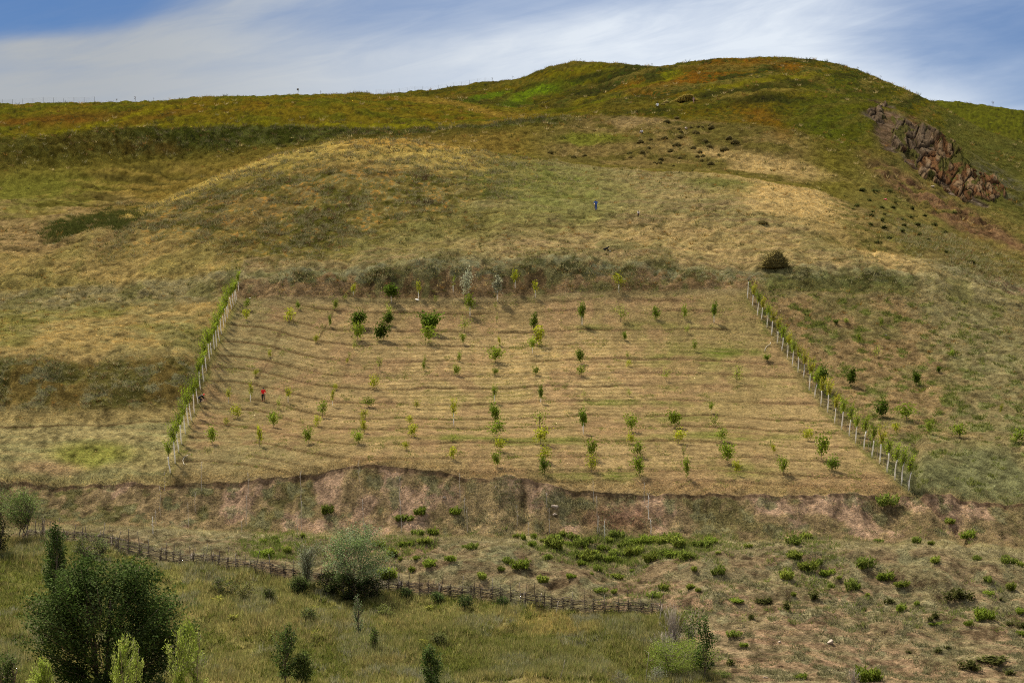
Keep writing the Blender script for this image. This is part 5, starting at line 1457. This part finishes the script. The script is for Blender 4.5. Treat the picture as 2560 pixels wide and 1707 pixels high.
for (ua, ub2, dv, n, lab) in [(-20, 236, 13, 11, 'faint wire fence on the left end of the skyline'), (940, 1232, 15, 16, 'faint wire fence climbing the saddle of the skyline')]:
    us = np.linspace(ua, ub2, n)
    pts = []
    for u in us:
        p, vp = skyline_row(u); pts.append(ground_y(u, p[1] + 3.0))
    root = empty('wire_fence', pts[0]); tag(root, lab, 'fence')
    pts = np.array(pts); o0 = pts[0]
    for p in pts:
        link('post', Parts().tube([p - o0 + (0, 0, -.4), p - o0 + (0, 0, .8), p - o0 + (0, 0, 1.45)], [.035, .032, .03], 6).mesh('post'), M_POST, root)
    P = Parts()
    for z in (.3, .6, .85, 1.1, 1.38): P.tube(pts - o0 + np.array([0, 0, z]), np.full(n, .008), 3)
    link('wire', P.mesh('wire'), M_POST, root)
# tall weeds against the sky
WEEDS = [(745, 238, 1.3, 1), (801, 247, .9, 0), (338, 268, 1.2, 0), (292, 270, 1.0, 0), (384, 264, .7, 0), (918, 243, .7, 0), (1230, 207, 1.0, 0), (1282, 200, 1.0, 0), (2202, 190, .9, 0), (2482, 268, 1.9, 0), (2292, 232, .9, 0), (1452, 157, .8, 0), (1630, 165, .9, 0), (2145, 175, .9, 0)]
WEEDS.sort()
for i, (u, v, s, leafy) in enumerate(WEEDS):
    p, vp = skyline_row(u); p = ground_y(u, p[1] - .5)
    g = np.random.default_rng(740 + i); P = Parts()
    P.tube(wob((0, 0, -.1), (.05, 0, .9), 4, .02, g), [.035, .03, .022, .018], 4)
    for k in range(6):
        z = g.uniform(.35, .85); a = g.uniform(0, 6.28)
        P.tube([(0.02, 0, z), (math.cos(a) * .2, math.sin(a) * .2, z + .28)], [.018, .01], 4)
        v_, t_2 = ICO2; P.add(v_ * .055 + np.array([math.cos(a) * .2, math.sin(a) * .2, z + .28]), t_2)
    if leafy:
        v_, t_2 = ICO2; P.add(v_ * np.array([.24, .1, .17]) + np.array([-.04, 0, .95]), t_2)
    o = link('tall_weed', P.mesh('tall_weed'), M_DARKWOOD, None, p); o.scale = (s, s, s)
    tag(o, ('dark leafy-headed weed standing alone on the left skyline' if leafy else f'dry branched weed against the sky, {nth(i + 1)} of the skyline weeds from the left'), 'weed', 'dry weeds on the skyline')

# ------------------------------------------------------------------ hay
def mound(seed, flat=.5, n_straw=160, rough=.16, col1=(.085, .07, .025)):
    g = np.random.default_rng(seed); v, t = ICO3
    nz = fbm(v[:, 0] * 2.2 + seed, v[:, 1] * 2.2 + v[:, 2] * 1.7, 3, seed)
    q = v * (1 + (nz - .5)[:, None] * rough * 3)
    q[:, 2] = np.where(q[:, 2] < 0, q[:, 2] * .12, q[:, 2] * (1.0 - .25 * np.hypot(q[:, 0], q[:, 1]))) * flat
    q[:, :2] *= .5
    c = np.array(col1)[None] * (.6 + .9 * nz[:, None])
    i = g.integers(0, len(v), n_straw); keep = v[i, 2] > -.05; i = i[keep]
    sv, sf, sc_ = blades(q[i], np.full(len(i), .16), np.full(len(i), .035), np.full(len(i), 1.2), np.full(len(i), 1.2), np.array(col1)[None] * g.uniform(.8, 2.4, (len(i), 1)), 3, np.full(len(i), .05), seed)
    return np_mesh('hay_heap', np.concatenate([q, sv]), np.concatenate([t, sf + len(q)]), np.concatenate([c, sc_]))


HEAPM = [mound(800 + k) for k in range(4)]
HZ = [(860, 610, 90), (700, 670, 110), (900, 790, 80), (1080, 765, 95), (1215, 745, 60), (1275, 752, 60), (1410, 720, 80), (1430, 775, 140), (1170, 855, 120), (930, 830, 70), (930, 920, 130), (665, 940, 110), (430, 960, 90), (265, 1000, 120), (1715, 940, 130), (1325, 990, 120), (1810, 1010, 145), (865, 1055, 140),
      (1390, 1070, 120), (1130, 1095, 100), (1640, 1125, 150), (760, 1150, 110), (400, 1100, 90), (1240, 1165, 90), (1200, 1235, 85), (1290, 1225, 80), (1550, 1205, 60), (605, 1280, 95), (910, 1260, 90), (1270, 1300, 75), (500, 1330, 55), (575, 1345, 100), (1415, 1360, 120), (810, 1385, 60), (90, 1185, 100), (300, 1170, 110), (100, 1255, 70)]
HEAPS = [(1560 + x / 6.533, 200 + y / 6.533, w / 6.533) for x, y, w in HZ] + [(1375, 379, 14), (1434, 391, 15), (1462, 387, 14)]
for lo, hi, where in [(0, 318, 'in the uppermost line'), (318, 345, 'in the upper lines'), (345, 372, 'in the middle lines'), (372, 390, 'in the lower lines'), (390, 999, 'in the lowest line')]:
    for i, (u, v, w) in enumerate(sorted(hh_ for hh_ in HEAPS if lo <= hh_[1] < hi)):
        p = ground_at(u, v + 4); s = px(w, p[1])
        o = link('hay_heap', HEAPM[(int(u) + i) % 4], M_GRASS, None, p)
        o.scale = (s * 1.1, s * .9, max(s * .85, .55) * 1.15); o.rotation_euler = (0, 0, u % 6.28)
        tag(o, f'small dark hay heap on the upper meadow, {nth(i + 1)} from left {where}', 'hay heap', 'small hay heaps on the upper meadow')
p = ground_at(1938, 668); s = px(64, p[1])
o = link('hay_heap', mound(820, .9, 900, .10, (.10, .082, .03)), M_GRASS, None, p); o.scale = (s, s * .85, px(44, p[1]) * 1.05)
tag(o, 'large dome-shaped brown heap of hay above the right boundary row', 'hay heap')
p = ground_at(1906, 560); s = px(28, p[1])
o = link('hay_heap', HEAPM[1], M_GRASS, None, p); o.scale = (s, s * .8, s * .7)
tag(o, 'single flattened dark hay heap between the orchard and the hill', 'hay heap')
# stacked hay on the terrace, layer on layer
p = ground_at(1710, 254); g = np.random.default_rng(830)
stack = empty('haystack', p); tag(stack, 'long layered stack of golden hay on the hill terrace', 'haystack')
sw = px(58, p[1])
for k in range(6):
    m = mound(840 + k, .8, 500, .07, (.16, .125, .03))
    o = link('hay_layer', m, M_GRASS, stack)
    w_ = sw * (1.0 - .11 * k)
    o.location = (sw * (.03 * k + g.normal(0, .02)), 0, .27 * k - .1); o.scale = (w_, w_ * .6, .62); o.rotation_euler = (0, R(-3), 0)
for i, (u, v, w, lab) in enumerate([(1667, 258, 20, 'low loose hay pile at the left of the haystack'), (1657, 262, 12, 'smallest loose hay pile left of the haystack')]):
    p = ground_at(u, v); s = px(w, p[1])
    o = link('hay_pile', mound(860 + i, .6, 200, .12, (.17, .14, .05)), M_GRASS, None, p); o.scale = (s, s * .7, s * .5); tag(o, lab, 'hay pile')


# ------------------------------------------------------------------ stones and small things on the ground
def stone(name, label, pos, sx_, sy_, sz_, mat, seed, cat='stone', sink=.25, rz=0.0, tilt=0.0):
    g = np.random.default_rng(seed); v, t = ICO3
    q = v.copy()
    for _ in range(16):                                              # cleave flat faces
        n = g.normal(0, 1, 3); n /= np.linalg.norm(n); d = g.uniform(.42, .75)
        k = q @ n; q = q - np.clip(k - d, 0, None)[:, None] * n[None] * .92
    q = q + (fbm(v[:, 0] * 3 + seed, v[:, 1] * 3 + v[:, 2] * 2, 3, seed) - .5)[:, None] * v * .14
    q = q * np.array([sx_, sy_, sz_]) * .6
    me = np_mesh(name, q, t, None, False)
    o = link(name, me, mat, None, np.asarray(pos) + (0, 0, sz_ * (.5 - sink)))
    o.rotation_euler = (R(tilt), 0, rz)
    return tag(o, label, cat)


for i, (u, v, w, hh_, m, lab) in enumerate([(1385, 1270, 22, 15, M_PALESTONE, 'rounded pale boulder lying on the bank below the orchard'), (1387, 1287, 13, 6, M_PALESTONE, 'flat pale stone just below the boulder on the bank'), (1112, 1246, 12, 9, M_PALESTONE, 'small pale stone on the bank left of the boulder'), (1240, 1218, 7, 6, M_PALESTONE, 'tiny pale stone under the lip of the bank'),
                                            (2076, 1608, 21, 13, M_PALESTONE, 'brown stone lying alone low on the dry slope'), (1948, 1606, 9, 7, M_PALESTONE, 'pinkish pebble left of the brown stone on the path'), (2215, 840, 9, 6, M_PALESTONE, 'whitish stone in the rough field right of the orchard'), (2332, 469, 12, 7, M_PALESTONE, 'pale stone on the red eroded strip below the rocks'),
                                            (1715, 324, 9, 8, M_PALESTONE, 'pale round stone among the small hay heaps'), (1042, 751, 13, 5, M_LIME, 'flat white cloth at the top edge of the orchard'), (625, 746, 7, 3, M_LIME, 'white scrap at the upper left corner of the orchard'), (1525, 628, 4, 3, M_LIME, 'tiny white stone beside the black dog'), (1915, 1694, 15, 5, M_PALESTONE, 'pale flat chunk by the bottom edge of the dry slope')]):  # the flat white cloth is shaped by the stone builder too
    p = ground_at(u, v)
    stone('stone', lab, p, px(w, p[1]), px(w, p[1]) * .8, px(hh_, p[1]), m, 900 + i, 'stone' if 'scrap' not in lab else 'scrap', rz=i * 1.1)
M_PINK = mat_plain('pink_cloth', (.55, .10, .13), (.62, .14, .17), 5)
p = ground_at(2214, 500); stone('cloth_bundle', 'small pink bundle on the slope below the rocks', p, .75, .6, .5, M_PINK, 930, 'bundle')
# the rock outcrop on the right shoulder: broken blocks standing out of the slope
NP_, NT_ = 300, 130
gp, gt = np.meshgrid(np.linspace(-1.2, 1.2, NP_), np.linspace(1.35, -1.35, NT_))
gu = 2345 + ca * 205 * gp - sa * 60 * gt; gv = 396 + sa * 205 * gp + ca * 60 * gt
gpt = np.array([ground_at(a_, c_) for a_, c_ in zip(gu.ravel(), gv.ravel())]).reshape(NT_, NP_, 3)
L1 = gp * 20.5; L2 = gt * 7.5
wn = fbm(L1 / 5, L2 / 5, 3, 401); wn2 = fbm(L1 / 1.6 + 9, L2 / 1.6, 3, 402)
ax_ = L1 * .83 + L2 * .55 + (wn - .5) * 3; ay_ = -L1 * .55 + L2 * .83 + (wn - .5) * 3
b1, e1, i1 = blocks(ax_, ay_, 5.2, 3.4, 411)
b2, e2, i2 = blocks(ax_ + (wn2 - .5), ay_, 1.9, 1.3, 421)
b3, e3, i3 = blocks(ax_, ay_, .75, .6, 431)
rdd = np.sqrt(gp ** 2 + gt ** 2) + (wn - .5) * .9 + (wn2 - .5) * .3
mk = 1 - sstep(rdd, .70, .98)
off = mk * ((.8 + .5 * b1) * (1 - .45 * sstep(gp, .2, .8)) + .30 * b2 + .10 * b3 - .8 * (1 - sstep(e1, 0, .10)) - .22 * (1 - sstep(e2, 0, .12))) - 2.4 * (1 - mk)
off = off + mk * 1.2 * np.exp(-((gt + .62 + .15 * gp) / .13) ** 2) * (gp > -.45) * (gp < .25)          # overhanging ledge near the top
nrm_ = np.array([.18, -.62, .76]); nrm_ /= np.linalg.norm(nrm_)
rv = gpt + off[..., None] * nrm_
grey = np.array([.150, .108, .068]); rust = np.array([.165, .082, .036]); tan = np.array([.215, .140, .075]); dark_ = np.array([.030, .020, .013])
kk_ = np.clip(sstep(gp + (wn - .5) * 1.4 + (i1 - .5) * .5, -.42, -.12) * (1 - sstep(gp + (wn - .5), .52, .85)), 0, 1)[..., None]
rc = grey * (1 - kk_) + (rust * (1 - (i2 > .55)[..., None]) + tan * (i2 > .55)[..., None]) * kk_
rc = rc * (.55 + .75 * i1 + .45 * (i2 - .5) + .3 * (i3 - .5))[..., None] * (.7 + .6 * wn2)[..., None]
crk = np.maximum(1 - sstep(e1, .02, .10), .75 * (1 - sstep(e2, .02, .12)))[..., None]
rc = rc * (1 - .85 * crk) + dark_ * .85 * crk
gr = (th(wn2 * .5 + wn * .5 + .25 * (rdd - .7), .50 - .035 * 1, .05))[..., None]
rc = rc * (1 - gr) + np.array([.085, .078, .022]) * gr
ri = np.arange(NT_ * NP_).reshape(NT_, NP_)
rf_ = np.stack([ri[1:, :-1], ri[1:, 1:], ri[:-1, 1:], ri[:-1, :-1]], -1).reshape(-1, 4)
tag(link('rock_outcrop', np_mesh('rock_outcrop', rv.reshape(-1, 3), rf_[:, ::-1], np.clip(rc, .006, .6).reshape(-1, 3)), M_GROUND), 'craggy grey and rust-brown rock outcrop breaking out of the right shoulder of the hill', 'rock outcrop')
# hoses on the orchard turf
M_HOSE = mat_plain('pale_hose', (.42, .38, .30), (.5, .46, .38), 3)
for i, (pts, lab) in enumerate([([(478, 1137), (468, 1139), (460, 1145), (457, 1152), (459, 1160), (463, 1164)], 'pale curved hose lying near the lowest left whitewashed tree'), ([(1926, 857), (1925, 862), (1918, 866), (1913, 872), (1912, 880)], 'pale bent hose lying left of the right boundary row')]):
    q = np.array([ground_at(a, c) + (0, 0, .06) for a, c in pts])
    tag(link('hose', Parts().tube(q - q[0], np.full(len(q), .028), 6).mesh('hose'), M_HOSE, None, q[0]), lab, 'hose')


# ------------------------------------------------------------------ people and the dog
SKIN = mat_plain('skin', (.30, .17, .11), (.36, .21, .14), 10, .6, 0)
HAIR = mat_plain('black_hair', (.008, .007, .006), (.02, .016, .013), 30, .6, 0)


def cloth(name, c): return mat_plain(name, c, tuple(min(1, 1.25 * k) for k in c), 14, .9, .1)


RED, BLACKC, BLUE, DKBLUE, WHITEC, DARKC, PINKC, BROWNC = (cloth('red_cloth', (.55, .012, .016)), cloth('black_cloth', (.010, .010, .012)), cloth('blue_cloth', (.025, .075, .30)), cloth('navy_cloth', (.022, .055, .22)), cloth('white_cloth', (.72, .70, .72)), cloth('dark_cloth', (.018, .018, .022)),
                                                           cloth('faded_pink_cloth', (.42, .27, .25)), cloth('brown_cloth', (.06, .05, .03)))


def skin_mesh(name, chains, mat, parent=None, root=0, sub=1):
    """chains: lists of (key, (x, y, z), radius); equal keys are one joint"""
    idx, verts, rad, edges = {}, [], [], []
    for ch in chains:
        prev = None
        for key, co, r in ch:
            if key not in idx:
                idx[key] = len(verts); verts.append(co); rad.append(r)
            if prev is not None: edges.append((prev, idx[key]))
            prev = idx[key]
    me = bpy.data.meshes.new(name); me.from_pydata(verts, edges, [])
    o = link(name, me, None, parent)
    sk = o.modifiers.new('skin', 'SKIN')
    for i, r in enumerate(rad):
        r2 = r if isinstance(r, tuple) else (r, r)
        me.skin_vertices[0].data[i].radius = r2
        me.skin_vertices[0].data[i].use_root = (i == root)
    ss_ = o.modifiers.new('smooth', 'SUBSURF'); ss_.levels = ss_.render_levels = sub
    me.materials.append(mat)
    return o


def hand(side, wrist, d, keyw, s=1.0):
    """palm, four fingers of different lengths and a thumb, all slightly curled"""
    d = np.array(d, float); d /= np.linalg.norm(d)
    up = np.array([0, 0, 1.]) if abs(d[2]) < .8 else np.array([0, -1., 0])
    lat = np.cross(d, up); lat /= np.linalg.norm(lat)
    nrm = np.cross(lat, d)
    w = np.array(wrist)
    palm = w + d * .055 * s; kn = w + d * .095 * s
    ch = [[(keyw, tuple(w), .024), (side + 'palm', tuple(palm), (.030, .020)), (side + 'kn', tuple(kn), (.032, .018))]]
    for i, (off, ln) in enumerate([(.030, .068), (.010, .078), (-.011, .072), (-.030, .055)]):
        a = kn + lat * off * s; b_ = a + d * ln * .55 * s - nrm * .008; c = a + d * ln * s - nrm * .028
        ch.append([(side + 'kn', None, None), (f'{side}f{i}a', tuple(a + d * .012), .0095), (f'{side}f{i}b', tuple(b_), .009), (f'{side}f{i}c', tuple(c), .0075)])
    t0 = w + d * .035 * s + lat * .030 * s
    ch.append([(side + 'palm', None, None), (side + 't0', tuple(t0), .012), (side + 't1', tuple(t0 + d * .035 + lat * .018 - nrm * .015), .010), (side + 't2', tuple(t0 + d * .06 + lat * .014 - nrm * .03), .008)])
    return ch


def person(label, pos, rz, scale, J, top, bottom, shoes, hat=None, strap=None):
    """J: joints in metres for a 1.7 m figure facing +y"""
    g = lambda k: np.array(J[k], float)
    e = empty('person', pos, rz); e.scale = (scale,) * 3
    chest, pel, neck, head = g('chest'), g('pelvis'), g('neck'), g('head')
    ch = [[('pel', tuple(pel), (.13, .10)), ('chest', tuple(chest), (.135, .10)), ('neck0', tuple(neck), .055), ('jaw', tuple(neck * .45 + head * .55), (.062, .07)), ('head', tuple(head), (.080, .095)), ('crown', tuple(head + (head - neck) / np.linalg.norm(head - neck) * .075), (.062, .075))]]
    face = np.array(J.get('face', (0, 1, 0)), float)
    ch.append([('head', None, None), ('nose', tuple(head + face * .115 + np.array([0, 0, -.015])), .012)])
    sleeve, legs, foot = [], [], []
    for s in 'lr':
        sh, elb, wr = g('sh' + s), g('el' + s), g('wr' + s)
        ch.append([('chest', None, None), (s + 'sh', tuple(sh), .052), (s + 'el', tuple(elb), .040), (s + 'wr', tuple(wr), .026)])
        ch += hand(s, wr, wr - elb, s + 'wr')
        hp, kn, an = g('hip' + s), g('kn' + s), g('an' + s); toe = an + np.array(J.get('toe', (0, .17, -.055)), float)
        ch.append([('pel', None, None), (s + 'hip', tuple(hp), .085), (s + 'kn', tuple(kn), .058), (s + 'an', tuple(an), .040), (s + 'toe', tuple(toe), (.038, .028))])
        sleeve.append([('chest', None, None), (s + 'sh', tuple(sh), .072), (s + 'el', tuple(elb), .056), (s + 'wr', tuple(elb * .12 + wr * .88), .043)])
        legs.append([('pel', None, None), (s + 'hip', tuple(hp), .105), (s + 'kn', tuple(kn), .078), (s + 'an', tuple(kn * .06 + an * .94), .062)])
        foot.append([(s + 'an', tuple(an + np.array([0, -.03, -.02])), .052), (s + 'mid', tuple(an * .5 + toe * .5 + np.array([0, 0, -.015])), (.050, .042)), (s + 'toe', tuple(toe + np.array([0, .02, 0])), (.046, .034))])
    # resolve placeholders (co None: the joint exists already)
    def fill(cs, known):
        out = []
        for c in cs:
            row = []
            for k, co, r in c:
                if co is None: co, r = known[k]
                known.setdefault(k, (co, r)); row.append((k, co, r))
            out.append(row)
        return out
    skin_mesh('body', fill(ch, {}), SKIN, e, 0, 2)
    low = pel * .75 + chest * .25
    tc_ = [[('pel', tuple(pel + (0, 0, -.02)), (.165, .130)), ('waist', tuple(low), (.160, .125)), ('chest', tuple(chest), (.175, .130)), ('collar', tuple(chest * .35 + neck * .65), (.085, .075))]]
    skin_mesh('jacket', fill(tc_ + sleeve, {}), top, e, 0, 2)
    skin_mesh('trousers', fill([[('waist', tuple(pel + (0, 0, .05)), (.150, .120)), ('pel', tuple(pel), (.160, .125))]] + legs, {}), bottom, e, 1, 2)
    for f in foot: skin_mesh('shoe', [f], shoes, e, 1, 1)
    v, t = ICO2
    up_ = (head - neck) / np.linalg.norm(head - neck)
    q = v * np.array([.098, .112, .105]) + head + up_ * .028 - face * .022
    keep = (v @ face < .55) | (v @ up_ > .62)
    tk = t[keep[t].all(1)]
    link('headscarf' if hat else 'hair', np_mesh('hair', q, tk, None, True), hat or HAIR, e)
    if strap is not None:
        P = Parts()
        P.tube([chest + (.13, -.12, .16), chest + (.05, -.155, .02), pel + (-.08, -.14, .10)], [.03, .034, .03], 6)
        P.tube([chest + (-.13, -.12, .16), chest + (-.05, -.155, .02), pel + (.08, -.14, .10)], [.03, .034, .03], 6)
        link('straps', P.mesh('straps'), strap, e)
    return tag(e, label, 'person')


STAND = dict(pelvis=(0, 0, .92), chest=(0, .01, 1.28), neck=(0, .0, 1.46), head=(0, .03, 1.60), shl=(-.19, 0, 1.39), ell=(-.25, -.02, 1.12), wrl=(-.25, .05, .88), shr=(.19, 0, 1.39), elr=(.25, -.03, 1.13), wrr=(.31, .17, 1.05),
             hipl=(-.09, 0, .88), knl=(-.10, .02, .48), anl=(-.11, -.02, .09), hipr=(.09, 0, .88), knr=(.10, .02, .48), anr=(.11, -.02, .09))
REDP = dict(STAND); REDP.update(wrr=(.34, .10, 1.04), elr=(.27, -.04, 1.14))
BLUEP = dict(STAND); BLUEP.update(chest=(0, .10, 1.24), neck=(0, .19, 1.40), head=(0, .25, 1.52), shl=(-.21, .10, 1.34), shr=(.21, .10, 1.34), elr=(.32, .12, 1.12), wrr=(.22, .34, 1.06), ell=(-.32, .14, 1.13), wrl=(-.30, .36, 1.10))
WALK = dict(STAND); WALK.update(knl=(-.10, .18, .52), anl=(-.11, .20, .13), knr=(.10, -.02, .47), anr=(.11, -.22, .12), elr=(.26, .06, 1.13), wrr=(.22, .26, 1.02), wrl=(-.28, -.05, .92))
SIT = dict(pelvis=(0, 0, .14), chest=(0, .05, .50), neck=(0, .08, .68), head=(0, .12, .82), shl=(-.19, .05, .61), ell=(-.27, .16, .38), wrl=(-.17, .36, .36), shr=(.19, .05, .61), elr=(.27, .16, .38), wrr=(.17, .36, .36),
           hipl=(-.10, .04, .13), knl=(-.20, .40, .40), anl=(-.16, .62, .09), hipr=(.10, .04, .13), knr=(.20, .40, .40), anr=(.16, .62, .09))
BEND = dict(STAND); BEND.update(pelvis=(0, -.12, .62), chest=(0, .22, .80), neck=(0, .38, .90), head=(0, .50, .93), shl=(-.18, .25, .86), ell=(-.22, .42, .62), wrl=(-.12, .58, .42), shr=(.18, .25, .86), elr=(.22, .42, .62), wrr=(.12, .58, .42),
                                hipl=(-.10, -.10, .58), knl=(-.14, .22, .40), anl=(-.12, .0, .09), hipr=(.10, -.10, .58), knr=(.14, .22, .40), anr=(.12, .0, .09), face=(0, .8, -.6))
SANDAL = cloth('red_sandal', (.50, .06, .05))
person('person in a red top and black trousers standing in the mown orchard', ground_at(658, 1003), R(6), 34.5 * ground_at(658, 1003)[1] / F / 1.70, REDP, RED, BLACKC, SANDAL)
person('person in blue work clothes seen from behind on the slope above the orchard', ground_at(1490, 527), R(10), 27.5 * ground_at(1490, 527)[1] / F / 1.62, BLUEP, BLUE, DKBLUE, BROWNC)
person('person in white shirt, dark trousers and dark shoulder straps walking up the slope', ground_at(1596, 543), R(-8), 17.5 * ground_at(1596, 543)[1] / F / 1.70, WALK, WHITEC, DARKC, DARKC, None, DARKC)
person('person in a white shirt and dark trousers sitting among the small hay heaps', ground_at(1605, 335), R(150), 12 * ground_at(1605, 335)[1] / F / .90, SIT, WHITEC, DARKC, DARKC)
person('dark-haired person in a pale top sitting left of the haystack', ground_at(1644, 268), R(15), 12 * ground_at(1644, 268)[1] / F / .90, SIT, WHITEC, BROWNC, DARKC)
person('person in faded pink clothes at the right end of the haystack', ground_at(1734, 258), R(30), 15 * ground_at(1734, 258)[1] / F / 1.70, STAND, PINKC, PINKC, BROWNC)
person('person in dark clothes with a red headscarf bending beside the left whitewashed row', ground_at(499, 1007), R(-70), 1.0, BEND, BLACKC, DARKC, DARKC, RED)

# black dog lying with its head up
dp = ground_at(1515, 625); ds_ = .9
dog = empty('dog', dp, R(-8)); dog.scale = (ds_,) * 3
DOGM = cloth('black_fur', (.006, .006, .007))
ch = [[('rump', (-.30, 0, .20), (.13, .14)), ('loin', (-.12, 0, .20), (.12, .12)), ('ribs', (.08, 0, .23), (.14, .16)), ('withers', (.22, 0, .30), (.12, .13)), ('neck', (.33, 0, .42), (.075, .085)), ('skull', (.42, 0, .50), (.075, .075)), ('muzzle', (.53, 0, .47), (.04, .042)), ('tip', (.59, 0, .455), .030)],
      [('rump', (-.30, 0, .20), (.13, .14)), ('tail1', (-.48, .03, .10), .035), ('tail2', (-.68, .08, .06), .022)]]
for s, q in (('l', .12), ('r', -.12)):
    ch.append([('withers', (.22, 0, .30), (.12, .13)), (s + 'shoulder', (.22, q, .20), .065), (s + 'elbow', (.14, q * 1.2, .07), .048), (s + 'wristf', (.34, q * 1.1, .045), .036), (s + 'pawf', (.46, q * 1.1, .035), .040)])
    ch.append([('rump', (-.30, 0, .20), (.13, .14)), (s + 'hip', (-.30, q * 1.1, .17), .10), (s + 'knee', (-.10, q * 1.5, .10), .062), (s + 'hock', (-.32, q * 1.7, .05), .040), (s + 'pawb', (-.16, q * 1.8, .035), .038)])
    ch.append([('skull', (.42, 0, .50), (.075, .075)), (s + 'ear', (.40, q * .45, .585), .026), (s + 'eartip', (.385, q * .55, .63), .012)])
body = skin_mesh('body', ch, DOGM, dog, 2, 2)
tag(dog, 'black dog lying with raised head on the mown slope above the orchard', 'dog')
